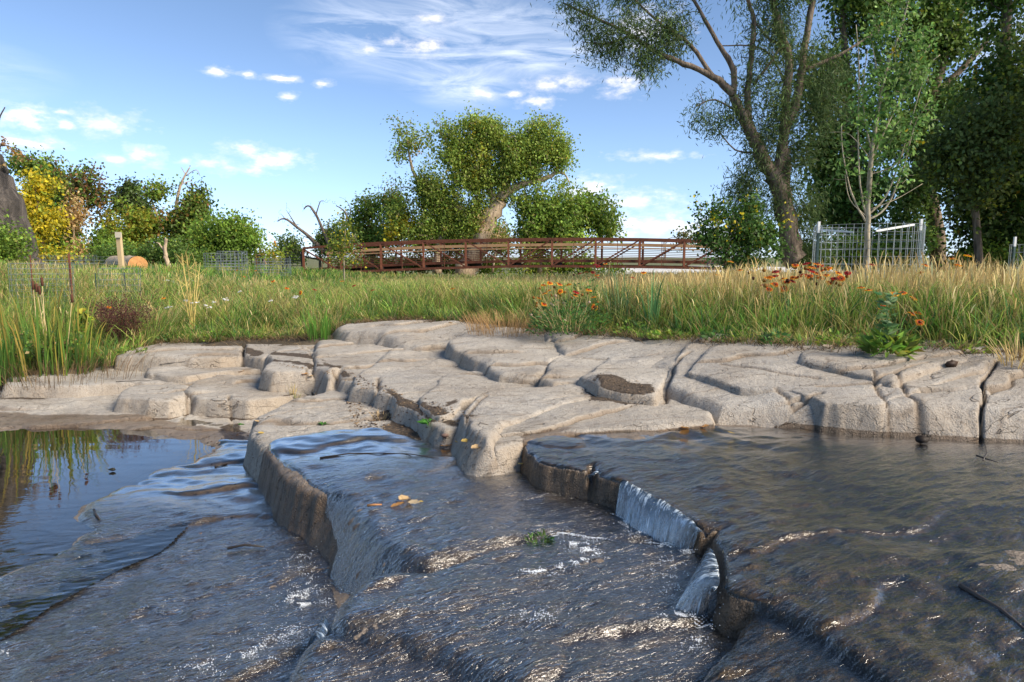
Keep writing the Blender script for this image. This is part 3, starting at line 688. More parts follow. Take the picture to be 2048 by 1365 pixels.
def pal(*items):                     # weighted palette: (weight, (r,g,b))
    w = np.array([i[0] for i in items], float); return w / w.sum(), np.array([i[1] for i in items])
def pick(palette, n, var=.25, clump=None):
    w, c = palette
    k = rng.choice(len(w), n, p=w) if clump is None else clump
    col = c[k] * (1 + var * rng.normal(size=(n, 1))) ; col *= 1 + .10 * rng.normal(size=(n, 3))
    return np.clip(col, .004, .95)
def leaves_np(P, D, size, width, cols, droop=.25, shape='ovate'):
    """P base positions (n,3), D unit directions, size (n,), width ratio -> folded leaf blades, 4 triangles"""
    n = len(P); U = rng.normal(size=(n, 3)); A = np.cross(D, U); A /= np.linalg.norm(A, axis=1, keepdims=True) + 1e-9
    Nn = np.cross(A, D)
    s = size[:, None]; w = s * width * .5
    if shape == 'long':
        m = P + D * s * .5 - Nn * s * .04; tip = P + D * s + np.array([0, 0, -1]) * s * droop
        co = np.stack([P, m + A * w, tip, m - A * w], 1); q = np.arange(n)[:, None] * 4
        return co.reshape(-1, 3), q + np.array([[0, 1, 2, 3]]), np.repeat(cols, 4, 0)
    m = P + D * s * .42; tip = P + D * s + np.array([0, 0, -1]) * s * droop
    mid = P + D * s * .5 - Nn * s * .10
    co = np.stack([P, m + A * w + Nn * s * .06, tip, m - A * w + Nn * s * .06], 1)
    q = np.arange(n)[:, None] * 4
    return co.reshape(-1, 3), np.concatenate([q + np.array([[0, 1, 2]]), q + np.array([[0, 2, 3]])]), np.repeat(cols, 4, 0)
def unit(v): return v / (np.linalg.norm(v, axis=-1, keepdims=True) + 1e-9)

def px_pts(lst, Y, dz=None):         # list of (px,py[,depth offset]) at distance Y
    return [ay(p[0], p[1], Y + (p[2] if len(p) > 2 else 0)) for p in lst]
def tree(name, label, cat, Y, limbs, blobs, n_attr, lpa, lsize, lwid, palette, bark, group=None, spread=.35, shape='ovate', twig_r=.012, twig_k=4,
         depth=None, seed=1, droop=.2, parts=('trunk', 'crown'), yellow=None, clumpvar=.22, twiglen=1.0, edge=.45, upbias=.3, blobpal=None, gap=-.40, gfm=1.2, min_z=None, hang=0.0):
    """limbs: [(px points, r0, r1)], blobs: [(px, py, rx, ry, depth offset, depth radius)]"""
    g = np.random.default_rng(seed)
    tw = MB(); nodes = []; nrad = []
    for pts, r0, r1 in limbs:
        W_ = [Vector(p) for p in px_pts(pts, Y)]
        # smooth resample
        P2 = []
        for i in range(len(W_) - 1):
            p0 = W_[max(i-1, 0)]; p1 = W_[i]; p2 = W_[i+1]; p3 = W_[min(i+2, len(W_)-1)]
            for k in range(4):
                t_ = k / 4
                P2.append(.5 * ((2*p1) + (-p0+p2)*t_ + (2*p0-5*p1+4*p2-p3)*t_*t_ + (-p0+3*p1-3*p2+p3)*t_**3))
        P2.append(W_[-1])
        n = len(P2); rr = [r0 + (r1 - r0) * (i / (n-1)) ** .8 for i in range(n)]
        rr = [r * (1 + .06 * g.normal()) for r in rr]
        P2 = [p + Vector(g.normal(size=3) * r * .12) for p, r in zip(P2, rr)]
        tw.tube(P2, rr, 10 if r0 > .08 else 6)
        for p, r in zip(P2, rr): nodes.append(tuple(p)); nrad.append(r)
    bl = []
    for b in blobs:
        px, py, rx, ry = b[:4]; do = b[4] if len(b) > 4 else 0
        Yb = Y + do; c = ay(px, py, Yb); s_ = Yb / F
        dr = b[5] if len(b) > 5 else (rx + ry) * .5 * s_
        bl.append((c, rx * s_, dr, ry * s_))
    vol = np.array([max(b[1] * b[3], 1e-4) for b in bl]); cnt = np.maximum(1, (vol / vol.sum() * n_attr)).astype(int)
    AT = []; BI = []; gf = gfm / (spread * 3.4)
    for i, (b, c_) in enumerate(zip(bl, cnt)):
        v = g.normal(size=(c_, 3)); v /= np.linalg.norm(v, axis=1, keepdims=True)
        v *= (g.random((c_, 1)) ** edge) * (1 + .22 * (g.random((c_, 1)) < .18))
        A_ = np.array(b[0]) + v * np.array([b[1], b[2], b[3]]) * np.exp(.21 * g.normal(size=(c_, 1)))
        gn = vn(A_[:, 0] * gf, A_[:, 2] * gf * 1.2, seed) + .7 * vn(A_[:, 0] * gf * 2, A_[:, 1] * gf * 2 + A_[:, 2] * gf, seed + 3)
        A_ = A_[gn > gap]; AT.append(A_); BI += [i] * len(A_)
    if AT:
        AT = np.concatenate(AT); BI = np.array(BI)
        if min_z is not None: ok = AT[:, 2] > min_z; AT = AT[ok]; BI = BI[ok]
        nodes = np.array(nodes); nrad = np.array(nrad)
        d0 = np.array([np.min(((nodes - a) ** 2).sum(1)) for a in AT]); order = np.argsort(d0)
        NB = np.zeros((len(nodes) + len(AT) * 4, 3)); NBr = np.zeros(len(NB)); NB[:len(nodes)] = nodes; NBr[:len(nodes)] = nrad; nn = len(nodes)
        TD = np.zeros((len(AT), 3))
        for k in order:
            a = AT[k]; dv = a - NB[:nn]; dist = np.sqrt((dv ** 2).sum(1))
            score = dist * (1 + upbias * (dv[:, 2] < 0)) 
            j = int(np.argmin(score)); b0 = NB[j]; Ld = dist[j]
            r0 = min(NBr[j] * .6, twig_r * (1 + Ld * 1.1)); r1 = max(r0 * .45, .003 * max(1, Y / 14))
            bend = g.normal(size=3) * Ld * .10; bend[2] += Ld * .10
            pts = [b0 + (a - b0) * t_ + bend * math.sin(math.pi * t_) for t_ in (0, .34, .68, 1)]
            tw.tube(pts, [r0 + (r1 - r0) * t_ for t_ in (0, .34, .68, 1)], twig_k if r0 < .04 else 6, cap=False)
            for q, r_ in zip(pts[1:], (r0 * .85, r0 * .65, r1)):
                NB[nn] = q; NBr[nn] = r_; nn += 1
            TD[k] = unit(a - b0)
    root = empty(name, px_pts([limbs[0][0][0]], Y)[0], label, cat, group)
    rl = np.array(root.location)
    me = tw.mesh(parts[0], bark, True); me.vertices.foreach_set('co', (np.array(tw.v, np.float32) - rl.astype(np.float32)).ravel())
    link(parts[0], me, root)
    if lpa and len(AT):
        n = len(AT) * lpa; k = np.repeat(np.arange(len(AT)), lpa)
        off = rng.normal(size=(n, 3)) * spread * .5; back = rng.random((n, 1)) * spread * 1.5 * twiglen
        P = AT[k] + off - TD[k] * back
        if hang: P[:, 2] -= np.abs(rng.normal(size=n)) * hang
        D = unit(rng.normal(size=(n, 3)) + TD[k] * .8 + np.array([0, 0, -.2]))
        if hang: D = unit(D + np.array([0, 0, -1.2]))
        if shape == 'long': D = unit(rng.normal(size=(n, 3)) * .6 + TD[k] * .8 + np.array([0, 0, -.6]))
        sz = lsize * (.65 + .7 * rng.random(n))
        # a clump shares a colour
        pals = blobpal or {}
        col = np.zeros((n, 3))
        ck = np.zeros(len(AT), int); cols_a = np.zeros((len(AT), 3))
        for bi in np.unique(BI):
            p_ = pals.get(int(bi), palette); m_ = BI == bi
            w, cc = p_; kk = rng.choice(len(w), m_.sum(), p=w); lf = vn(AT[m_][:, 0] * gf * .8, AT[m_][:, 2] * gf * .8 + 5, seed + 9)[:, None]; cols_a[m_] = cc[kk] * (1 + clumpvar * rng.normal(size=(m_.sum(), 1)) + .18 * lf)
        own = cols_a[k]; alt = pick(palette, n, .1)
        mixk = (rng.random((n, 1)) < .22)
        col = np.where(mixk & np.array([int(b) not in pals for b in BI[k]])[:, None], alt, own) * (1 + .16 * rng.normal(size=(n, 1)))
        col = np.clip(col, .006, .9)
        co, f, cv = leaves_np(P, D, sz, lwid, col, droop, shape)
        link(parts[1], np_mesh(parts[1], co - rl, [f], M_leaf, False, cv), root)
    return root

G1 = (.17, .28, .045); G2 = (.24, .37, .055); G3 = (.12, .20, .04); YG = (.27, .31, .04); YE = (.62, .50, .030); YO = (.40, .24, .025); BR = (.24, .13, .04); TN = (.50, .34, .15)
P_cot = pal((5, (.25, .35, .06)), (4, (.34, .42, .08)), (2, (.17, .26, .05)), (1.2, YG), (.7, (.34, .29, .035)))
P_dark = pal((5, (.10, .185, .04)), (4, (.16, .25, .05)), (1.5, (.19, .28, .06)), (.3, YG))
P_wil = pal((5, (.11, .17, .055)), (3, (.15, .21, .065)), (2, (.08, .13, .042)))
P_mid = pal((5, G2), (3, (.12, .18, .03)), (2, G1), (1, YG))
P_yel = pal((6, YE), (3, (.45, .40, .04)), (2, YG), (.7, G2)); P_yg = pal((4, YG), (3, (.30, .28, .035)), (2, G2), (1, YO))
P_brn = pal((3, BR), (3, TN), (1, YO)); P_olive = pal((4, (.10, .11, .035)), (3, (.16, .13, .04)), (2, G1))

# ---- big leaning trunk at the left edge
tree('cottonwood_tree', 'huge dark furrowed trunk leaning in at the left edge of the photo', 'tree', 13.0,
     [([(54,575),(30,500),(12,430),(-8,370),(-36,310),(-95,220),(-170,90),(-220,-80)], .42, .22), ([(-20,330),(-10,290),(-2,240),(10,215)], .03, .008),
      ([(-170,90),(-120,-40),(-60,-200)], .14, .06), ([(-90,220),(-220,120),(-330,0)], .14, .05), ([(-25,325),(2,292),(30,300),(62,322)], .02, .006)],
     [(-260,-60,160,120), (-120,-190,160,110), (-420,40,120,100), (-60,-260,90,60)], 260, 60, .085, .75, P_cot, M_bark_dark, seed=3, spread=.6)
tree('shrub', 'dense green shrub at the foot of the leaning trunk', 'shrub', 12.0,
     [([(20,560),(18,500)], .03, .01), ([(0,560),(-20,500)], .03, .01)], [(15,480,38,34),(-30,500,50,50),(10,525,36,32),(-80,510,50,60)], 150, 70, .05, .8, P_mid, M_bark, seed=4, spread=.25)
tree('sprig', 'brown withered leaves clinging to the side of the leaning trunk', 'twig', 12.7, [([(-5,330),(2,290),(20,298),(35,312)], .012, .004)], [(6,280,5,8),(22,298,12,6),(33,310,7,7),(2,335,4,6)], 22, 16, .05, .8, P_brn, M_dead, seed=44, spread=.1)
# ---- left row of trees
YL = 26
tree('yellow_leaved_tree', 'bright yellow-leaved tree beside the leaning trunk', 'tree', 23, [([(90,545),(85,480),(75,420),(72,370)], .10, .03), ([(85,480),(50,420)], .05, .02)],
     [(72,372,40,30),(62,415,40,28),(88,440,38,22),(50,450,25,25),(72,490,34,24),(60,535,30,14),(120,515,36,10)], 300, 48, .11, .7, P_yel, M_bark, seed=5, spread=.34, clumpvar=.15)
tree('round_topped_tree', 'dark green tree rising behind the yellow one', 'tree', 26, [([(100,545),(100,450),(95,380),(90,340)], .12, .03), ([(100,400),(50,345),(30,325)], .05, .015)],
     [(95,345,38,32),(60,330,34,20),(40,318,16,8),(115,400,30,45),(125,370,16,30),(105,320,12,14)], 260, 34, .11, .75, pal((4, G1), (3, G3), (1, YG), (.5, BR)), M_bark, seed=6, spread=.35)
tree('half_dead_tree', 'thin tree with brown leaves and bare twigs on top', 'tree', 25, [([(150,545),(155,450),(165,400),(175,360),(190,330)], .09, .02), ([(155,450),(190,390),(205,345)], .05, .012), ([(160,420),(140,370)], .04, .012)],
     [(160,375,35,30),(195,390,25,28),(175,345,25,12)], 210, 13, .11, .75, pal((3, BR), (3, (.12, .12, .04)), (2, G1)), M_dead, seed=7, spread=.35, upbias=1)
tree('dead_leaved_shrub', 'shrub with tan dead leaves under the half dead tree', 'shrub', 24, [([(150,540),(148,470),(150,420)], .05, .02)], [(150,425,20,32),(165,500,22,26),(148,455,10,14)], 90, 28, .10, .5, pal((4, TN), (2, (.62, .46, .22)), (1, BR)), M_bark_pale, seed=8, spread=.3, shape='long')
tree('bushy_tree', 'deep green bush between the yellow tree and the signpost', 'tree', 24.5, [([(130,545),(130,480)], .08, .03), ([(190,545),(185,490)], .06, .03)],
     [(130,440,42,38),(120,495,50,35),(180,480,45,45),(215,505,40,35),(150,525,70,20)], 330, 46, .11, .75, pal((4, G2), (4, G1), (2, G3), (1.2, YG)), M_bark, seed=9, spread=.36)
tree('conical_tree', 'conical dark tree with a pointed top above the log', 'tree', 28, [([(265,545),(262,450),(260,380)], .12, .02)], [(262,372,12,16),(258,395,22,16),(265,415,38,20),(240,410,18,22),(285,430,20,25)], 230, 34, .11, .75, pal((4, (.10, .15, .045)), (3, G3), (1, (.11, .11, .04))), M_bark, seed=10, spread=.34)
tree('yellow_green_tree', 'yellow-green tree in front of the conical one', 'tree', 25.5, [([(262,545),(268,500),(258,460)], .07, .02), ([(268,500),(290,450)], .04, .015)], [(262,440,55,24),(230,460,30,26),(295,465,25,28),(262,490,60,25)], 290, 42, .11, .75, P_yg, M_bark, seed=12, spread=.36)
tree('forked_tree', 'taller tree with bare forked twigs at its top', 'tree', 26, [([(335,545),(342,490),(350,430),(358,380),(372,348),(380,335)], .11, .015), ([(342,490),(310,420),(300,385)], .06, .015), ([(350,430),(400,400)], .05, .015), ([(372,350),(362,335)], .02, .008), ([(372,352),(392,340),(400,352)], .02, .008)],
     [(335,385,30,22),(310,375,12,14),(360,420,55,32),(395,400,28,25),(330,450,40,35),(385,450,40,30),(372,375,20,18)], 400, 36, .11, .75, pal((4, (.15, .22, .05)), (3, G1), (2, YG), (1, BR)), M_bark_pale, seed=13, spread=.34)
tree('leafy_shrub', 'bright green shrub right of the forked tree', 'shrub', 24, [([(410,545),(415,500)], .06, .02), ([(470,545),(465,495)], .06, .02)], [(405,490,50,40),(455,470,50,38),(490,465,35,28),(350,505,55,30),(450,510,70,25)], 430, 44, .10, .75, pal((5, G2), (3, (.12, .19, .03)), (2, G1), (1, YG)), M_bark, seed=14, spread=.34)
tree('scrubby_tree', 'small yellowing tree at the right end of the left row', 'tree', 27, [([(510,545),(510,500),(505,465)], .06, .02)], [(505,455,26,22),(520,485,30,24),(540,505,26,18),(480,440,18,14)], 150, 26, .11, .75, P_yg, M_bark, seed=15, spread=.36)
tree('thorny_shrub', 'low dark shrub under the log', 'shrub', 22.5, [([(300,545),(300,515)], .04, .02)], [(300,515,40,22),(240,510,40,18),(205,520,30,14),(370,520,50,18),(345,500,25,20)], 200, 44, .09, .75, P_dark, M_bark, seed=16, spread=.3)
tree('snag', 'short pale dead trunk standing in front of the left trees', 'dead tree', 20, [([(342,548),(334,520),(330,500),(333,478)], .085, .04), ([(331,505),(318,488),(312,486)], .03, .012)], [], 0, 0, 0, 0, P_brn, M_bark_pale, seed=17)
# dead limbed trees
for i, (ls, lab) in enumerate([([([(650,505),(625,480),(595,455),(570,438),(556,442)], .16, .03), ([(595,455),(580,432),(572,420)], .05, .01), ([(570,438),(562,428)], .03, .01), ([(625,480),(600,470)], .05, .012)], 'bare dead tree arching left at the bridge end'),
                     ([([(665,510),(650,470),(632,430),(618,412),(608,418)], .14, .03), ([(632,430),(640,405),(648,402)], .05, .012), ([(650,470),(660,440)], .05, .012)], 'bare dead tree with a hooked top left of the cottonwood'),
                     ([([(725,510),(708,465),(690,425),(672,412)], .14, .02), ([(700,445),(700,415),(690,400)], .04, .012)], 'bare dead leaning tree nearest the big cottonwood')]):
    tr_pts = [(p[0], p[1], 12, 12) for l in ls for p in l[0][2:]]
    tree('dead_tree', lab, 'dead tree', 42, ls, tr_pts, 60, 0, 0, 0, P_brn, M_dead, group='bare dead trees', seed=20 + i, twig_r=.03, edge=.9)
tree('grey_green_tree', 'sparse grey-green tree behind the left end of the bridge', 'tree', 43, [([(640,545),(640,500)], .12, .04), ([(640,520),(605,512),(578,498)], .08, .03)], [(640,490,50,26),(580,490,28,22),(600,505,50,18),(670,470,30,25)], 330, 24, .15, .75, pal((4, (.13, .18, .06)), (2, G2), (1, YG)), M_bark, seed=23, spread=.5)
tree('loose_green_tree', 'loose mid-green tree joined to the left of the cottonwood', 'tree', 41, [([(745,540),(742,480),(735,430),(740,400)], .14, .03), ([(742,480),(780,430)], .08, .03)],
     [(725,430,30,40),(760,440,45,50),(740,480,60,40),(790,410,30,40),(700,480,30,30)], 480, 30, .15, .75, pal((4, (.20, .29, .06)), (2, G2), (1.5, YG), (.6, YO)), M_bark, seed=24, spread=.5)
tree('yellow_shrub', 'yellow-leaved shrub low in front of the cottonwood', 'shrub', 38, [([(790,540),(795,480)], .06, .03)], [(800,455,32,18),(780,470,30,18),(815,440,14,14)], 90, 28, .14, .75, P_yel, M_bark, seed=25, spread=.4)
# ---- the cottonwood
tree('big_cottonwood', 'massive old cottonwood with a pale leaning trunk behind the bridge', 'tree', 38,
     [([(920,575),(940,530),(965,480),(982,435),(1000,398)], .62, .40), ([(985,435),(985,395),(965,355),(935,335),(900,290),(880,265)], .28, .06), ([(1000,398),(1035,372),(1075,362),(1110,345),(1125,300)], .28, .06),
      ([(1075,362),(1060,320),(1075,280)], .18, .05), ([(1000,398),(1010,350),(1000,300),(960,260)], .28, .06), ([(975,450),(940,425),(900,415),(860,400),(830,380)], .26, .06), ([(965,355),(960,300),(945,260)], .2, .05),
      ([(875,545),(878,490),(892,440),(905,410)], .28, .12), ([(1110,345),(1130,350),(1140,370)], .08, .03), ([(860,400),(825,340),(815,280)], .14, .04)],
     [(820,262,36,28),(812,300,30,32),(870,262,36,24),(905,275,40,30),(948,258,34,26),(930,300,50,34),(860,320,60,38),(900,350,60,34),(985,290,44,36),(1010,320,44,36),(1050,290,36,34),(1085,258,34,24),(1110,275,26,28),(1090,310,46,34),(1122,315,22,24),
      (1060,340,40,18),(850,370,50,36),(820,395,40,36),(880,400,50,30),(940,370,46,30),(1000,355,40,26),(1080,380,26,14),(905,440,36,28),(950,420,26,26),(862,440,40,34),(1120,372,16,8),
      (862,288,22,12),(955,252,12,10),(945,330,14,12),(1095,300,22,12),(950,385,16,14),(995,250,14,10),(1040,300,40,40),(1000,330,46,34),(980,260,30,22),(955,395,34,30),(1045,405,36,22),(930,455,34,24),(1100,395,30,18),(800,440,40,34),(840,470,44,26)],
     4300, 28, .12, .8, P_cot, M_bark_pale, seed=26, spread=.45, gap=-.12, gfm=1.9, twig_r=.03, blobpal={26: P_yg, 27: P_yel, 28: P_yel, 29: P_yg, 30: P_yel})
tree('leafy_tree', 'rounded green tree behind the bridge right of the cottonwood', 'tree', 38, [([(1080,545),(1085,480),(1090,440)], .14, .05), ([(1086,470),(1130,450),(1165,420)], .10, .04)],
     [(1065,440,50,45),(1110,425,45,40),(1150,410,40,34),(1185,430,40,40),(1215,460,28,26),(1130,470,90,34),(1040,480,60,40)], 760, 34, .16, .75, pal((5, (.18, .28, .05)), (3, (.23, .32, .055)), (2, G2), (1, YG)), M_bark_pale, seed=27, spread=.55)
tree('leafy_tree', 'dense green tree behind the cottonwood trunk', 'tree', 43, [([(930,545),(930,460)], .14, .05)], [(930,460,60,45),(870,480,60,40),(990,480,40,30),(900,430,40,30)], 420, 34, .16, .75, pal((5, G2), (3, G1), (1, YG)), M_bark, seed=28, spread=.55)
tree('vine_covered_snag', 'tan dried vines around the foot of the cottonwood trunk', 'vine', 37, [([(985,545),(995,480),(1000,450)], .08, .02)], [(1000,460,22,24),(965,430,20,20),(1010,480,18,12)], 80, 24, .12, .5, pal((3, TN), (2, (.55, .42, .22)), (1, YG)), M_bark_pale, seed=29, spread=.4)
# undergrowth seen under the deck
tree('hedge', 'bright low hedge seen through the bridge rails', 'hedge', 44, [([(1000,560),(1000,530)], .05, .03)], [(x, 532, 34, 16) for x in range(700, 1240, 48)], 420, 34, .16, .75, pal((4, (.14, .22, .03)), (2, YG), (1, G2)), M_bark, seed=30, spread=.5)
tree('far_treetops', 'small dull treetops far behind the right part of the bridge', 'tree', 70, [([(1330,520),(1330,480)], .1, .05)], [(1330,470,8,6),(1355,474,14,6),(1380,478,30,5),(1420,482,30,6)], 60, 30, .25, .75, P_olive, M_bark, seed=31, spread=.8)

# ---- willow on the right
YW = 16
wl = [([(1592,525),(1578,470),(1564,395),(1545,352)], .27, .20), ([(1545,352),(1520,305),(1504,268),(1484,231),(1466,190)], .17, .11), ([(1466,190),(1446,168),(1424,153),(1368,127),(1318,108),(1257,68),(1193,37),(1125,6)], .10, .02),
      ([(1466,190),(1468,140),(1440,95),(1410,40),(1380,-10),(1340,-60)], .08, .025), ([(1545,352),(1558,330),(1568,259),(1573,185),(1577,116),(1556,46),(1545,-20),(1560,-120)], .15, .05), ([(1568,259),(1590,215),(1601,160),(1610,93),(1626,0),(1650,-120)], .12, .05),
      ([(1504,268),(1494,208),(1500,139),(1508,46),(1496,0),(1480,-120)], .09, .03), ([(1257,72),(1215,88),(1165,84)], .035, .01), ([(1424,153),(1380,90),(1330,55),(1290,20),(1250,-20)], .06, .015), ([(1507,170),(1560,95),(1540,80),(1510,45)], .04, .02),
      ([(1590,525),(1578,440),(1572,350),(1575,300)], .14, .08), ([(1575,180),(1530,100),(1440,92)], .03, .012), ([(1484,231),(1430,200),(1390,215)], .035, .012), ([(1610,140),(1680,110),(1760,60)], .06, .02), ([(1520,305),(1470,300),(1430,250)], .03, .01)]
tree('willow_tree', 'tall feathery willow with a forked leaning trunk', 'tree', YW, wl,
     [(1160,20,36,24),(1190,60,30,28),(1215,90,44,16),(1260,50,60,44),(1290,110,34,44),(1340,60,60,50),(1350,140,44,30),(1320,170,24,34),(1400,80,60,60),(1420,170,44,34),(1470,60,60,60),(1470,230,34,30),(1400,225,30,14),(1500,150,50,60),
      (1490,370,34,50),(1500,430,40,40),(1460,400,20,30),(1520,300,30,40),(1560,60,60,70),(1560,200,36,70),(1600,300,30,50),(1620,80,50,70),(1570,380,30,60),(1620,420,36,50),(1200,-40,100,30),(1400,-60,160,50),(1600,-80,160,60),(1540,250,30,50),(1650,200,40,90),(1430,240,36,16),(1480,470,40,30),(1640,480,34,40)],
     1500, 50, .12, .17, P_wil, M_bark, seed=32, spread=.30, shape='long', twig_r=.010, hang=.08, droop=.1, edge=.55)
# dark trees right
def dark_tree(Y, limbs, blobs, n, lab, seed, pal_=P_dark, sz=.11, lpa=48, grp='dark trees on the right', name='poplar_tree'):
    return tree(name, lab, 'tree', Y, limbs, blobs, n, lpa, sz, .8, pal_, M_bark, group=grp, seed=seed, spread=.42, twig_r=.018)
dark_tree(19, [([(1720,545),(1715,400),(1700,250),(1690,100),(1680,-60)], .20, .06), ([(1715,400),(1640,300)], .08, .03)],
          [(1650,150,50,44),(1640,190,44,24),(1660,330,40,70),(1650,430,44,50),(1700,230,60,60),(1720,60,60,80),(1700,400,70,80),(1690,500,80,30),(1640,275,28,34),(1740,-60,90,60)], 620, 'dark broad-leaved tree behind the willow', 33)
dark_tree(21, [([(1880,545),(1860,400),(1840,280),(1860,200),(1900,90),(1930,0)], .26, .08), ([(1840,280),(1780,200),(1760,120)], .12, .04), ([(1860,200),(1960,100),(2040,-10)], .12, .04)],
          [(1800,150,60,80),(1780,280,60,60),(1800,400,60,70),(1860,60,70,70),(1900,200,70,60),(1860,320,60,60),(1800,-40,90,60),(1930,100,50,60),(1850,-30,60,60),(1780,470,60,34)], 760, 'dark tree with a crooked limb behind the young caged tree', 34)
dark_tree(18, [([(2010,560),(2010,400),(2000,250),(2010,100),(2020,-40)], .22, .08), ([(2000,250),(2080,120)], .12, .05)],
          [(2010,60,70,80),(2000,180,80,60),(2030,300,80,70),(1960,300,50,60),(1990,420,90,70),(2050,470,80,50),(1940,440,40,40),(2000,-60,90,60),(2100,200,90,120),(2100,400,90,120),(1940,500,40,20)], 900, 'dense dark tree filling the right edge', 35, pal((4, (.07, .135, .03)), (4, (.11, .19, .04)), (2, (.17, .24, .05)), (.3, YO)))
dark_tree(17, [([(1960,560),(1950,420),(1930,330)], .12, .05)], [(1900,320,60,50),(1940,260,50,60),(2000,230,60,70),(1880,400,34,34),(1960,350,60,50),(2040,150,40,80)], 420, 'lighter olive willow in front of the dark trees', 36, pal((4, (.17, .22, .06)), (3, (.12, .17, .05)), (1, YG)), .10, 40, name='olive_tree')
tree('shrub', 'low leafy undergrowth below the dark trees', 'shrub', 17.5, [([(1700,560),(1700,520)], .04, .02)], [(1640,505,40,24),(1700,500,40,30),(1760,505,40,26),(1820,500,40,24),(2000,510,60,22),(1930,520,20,14),(1600,515,34,16)], 300, 42, .085, .75, P_mid, M_bark, seed=37, spread=.28)
tree('pale_shrub', 'pale green shrub beside the walker in red', 'shrub', 24, [([(1870,555),(1868,500)], .05, .02)], [(1868,490,22,22),(1880,470,14,12)], 70, 36, .10, .75, P_cot, M_bark, seed=38, spread=.34)
# off-frame right trees that go on beyond the picture
dark_tree(15, [([(2330,600),(2330,300),(2340,0),(2350,-200)], .25, .1)], [(2330,0,160,160),(2300,250,150,150),(2360,430,150,110),(2300,-200,200,120)], 260, 'dark tree beyond the right edge of the photo', 39, lpa=60, sz=.16)
# ---- aspen bush at the right end of the bridge
tree('aspen_sapling', 'small bushy aspen with white stems at the right end of the bridge', 'tree', 13.5,
     [([(1472,570),(1468,520),(1462,470),(1468,430)], .028, .008), ([(1470,540),(1480,480),(1496,430),(1502,405)], .02, .006), ([(1470,545),(1500,515),(1545,512)], .012, .004), ([(1465,500),(1430,470),(1405,430)], .014, .004), ([(1470,530),(1510,480)], .012, .004)],
     [(1430,425,24,20),(1404,408,8,10),(1440,405,10,10),(1450,455,40,26),(1420,460,28,22),(1500,415,18,24),(1490,460,40,28),(1530,460,40,24),(1450,490,46,24),(1530,490,50,22),(1490,520,60,20),(1400,470,14,12)],
     460, 20, .062, .85, pal((5, (.065, .135, .028)), (3, (.10, .19, .04)), (.5, YE)), M_bark_young, seed=40, spread=.20, twig_r=.006)
tree('thin_sapling', 'thin pale sapling standing in front of the bridge', 'tree', 17, [([(689,575),(688,520),(690,470),(692,440),(694,425)], .022, .006)],
     [(690,445,14,18),(700,480,24,18),(672,485,18,14),(690,510,36,12),(715,510,16,10),(662,475,10,8)], 120, 12, .062, .75, pal((4, (.13, .20, .04)), (2, YG), (1, YE)), M_bark_young, seed=41, spread=.22, twig_r=.006)
# ---- young caged tree
YC = 8.6
tree('young_poplar', 'slender young tree growing inside the wire cage', 'tree', YC,
     [([(1733,600),(1734,520),(1735,440),(1742,320),(1750,260),(1770,150),(1790,90),(1812,20),(1820,-20)], .042, .008), ([(1733,445),(1715,415),(1698,370),(1685,300),(1683,250)], .014, .005), ([(1735,440),(1720,370),(1716,250),(1718,130),(1712,50)], .014, .004),
      ([(1736,440),(1772,415),(1805,340),(1830,250),(1860,200)], .015, .004), ([(1736,430),(1770,395),(1800,320),(1850,150),(1880,110)], .014, .004), ([(1740,330),(1775,250),(1835,130),(1860,90)], .013, .004), ([(1738,420),(1790,400),(1845,368)], .009, .003),
      ([(1742,320),(1700,270),(1660,265)], .007, .003), ([(1742,300),(1725,200),(1735,100)], .012, .004), ([(1738,350),(1790,330),(1820,280)], .009, .003), ([(1735,435),(1700,400),(1690,350)], .009, .003), ([(1745,300),(1760,200),(1745,90)], .01, .004)],
     [(1712,60,20,34),(1718,110,30,34),(1760,60,26,50),(1800,40,34,44),(1790,110,46,44),(1830,90,30,36),(1750,150,50,50),(1820,160,40,40),(1780,210,60,40),(1740,240,50,34),(1850,140,26,30),(1800,260,50,34),(1680,270,20,14),(1760,290,34,26),(1850,210,26,20),(1700,330,30,40),(1790,330,40,40),(1735,390,20,24),(1700,180,30,30),(1820,230,40,20)],
     470, 11, .055, .62, pal((4, (.16, .30, .07)), (3, (.24, .38, .10)), (2, (.10, .20, .045)), (.15, YE)), M_bark_young, seed=42, spread=.13, twig_r=.0035, edge=.6)

# ================================================================== GRASS
def blades(x, y, h, w, lean, cb, ct, z=None, curve=.5, az_=None):
    n = len(x); z = ground_z(x, y) - .01 if z is None else z
    a = rng.random(n) * 2 * np.pi if az_ is None else az_; f = rng.random(n) * 2 * np.pi
    dx = np.cos(a); dy = np.sin(a); sx_ = np.cos(f); sy_ = np.sin(f)
    B = np.stack([x, y, z], 1); Sv = np.stack([sx_, sy_, np.zeros(n)], 1)
    Lv = np.stack([dx, dy, np.zeros(n)], 1); up = np.array([0, 0, 1.0])
    M1_ = B + up * (h * .45)[:, None] + Lv * (lean * h * .22)[:, None]
    M2_ = B + up * (h * .80)[:, None] + Lv * (lean * h * .58)[:, None]
    T_ = B + up * (h * (1 - .18 * curve * lean))[:, None] + Lv * (lean * h * 1.0)[:, None]
    wv = Sv * (w / 2)[:, None]
    co = np.stack([B - wv * .8, B + wv * .8, M1_ - wv, M1_ + wv, M2_ - wv * .7, M2_ + wv * .7, T_], 1).reshape(-1, 3)
    q = np.arange(n)[:, None] * 7
    quads = np.concatenate([q + np.array([[0, 1, 3, 2]]), q + np.array([[2, 3, 5, 4]])]); tris = q + np.array([[4, 5, 6]])
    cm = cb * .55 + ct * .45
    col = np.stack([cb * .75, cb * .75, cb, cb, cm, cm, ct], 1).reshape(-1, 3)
    return co, quads, tris, np.clip(col, .004, .9)
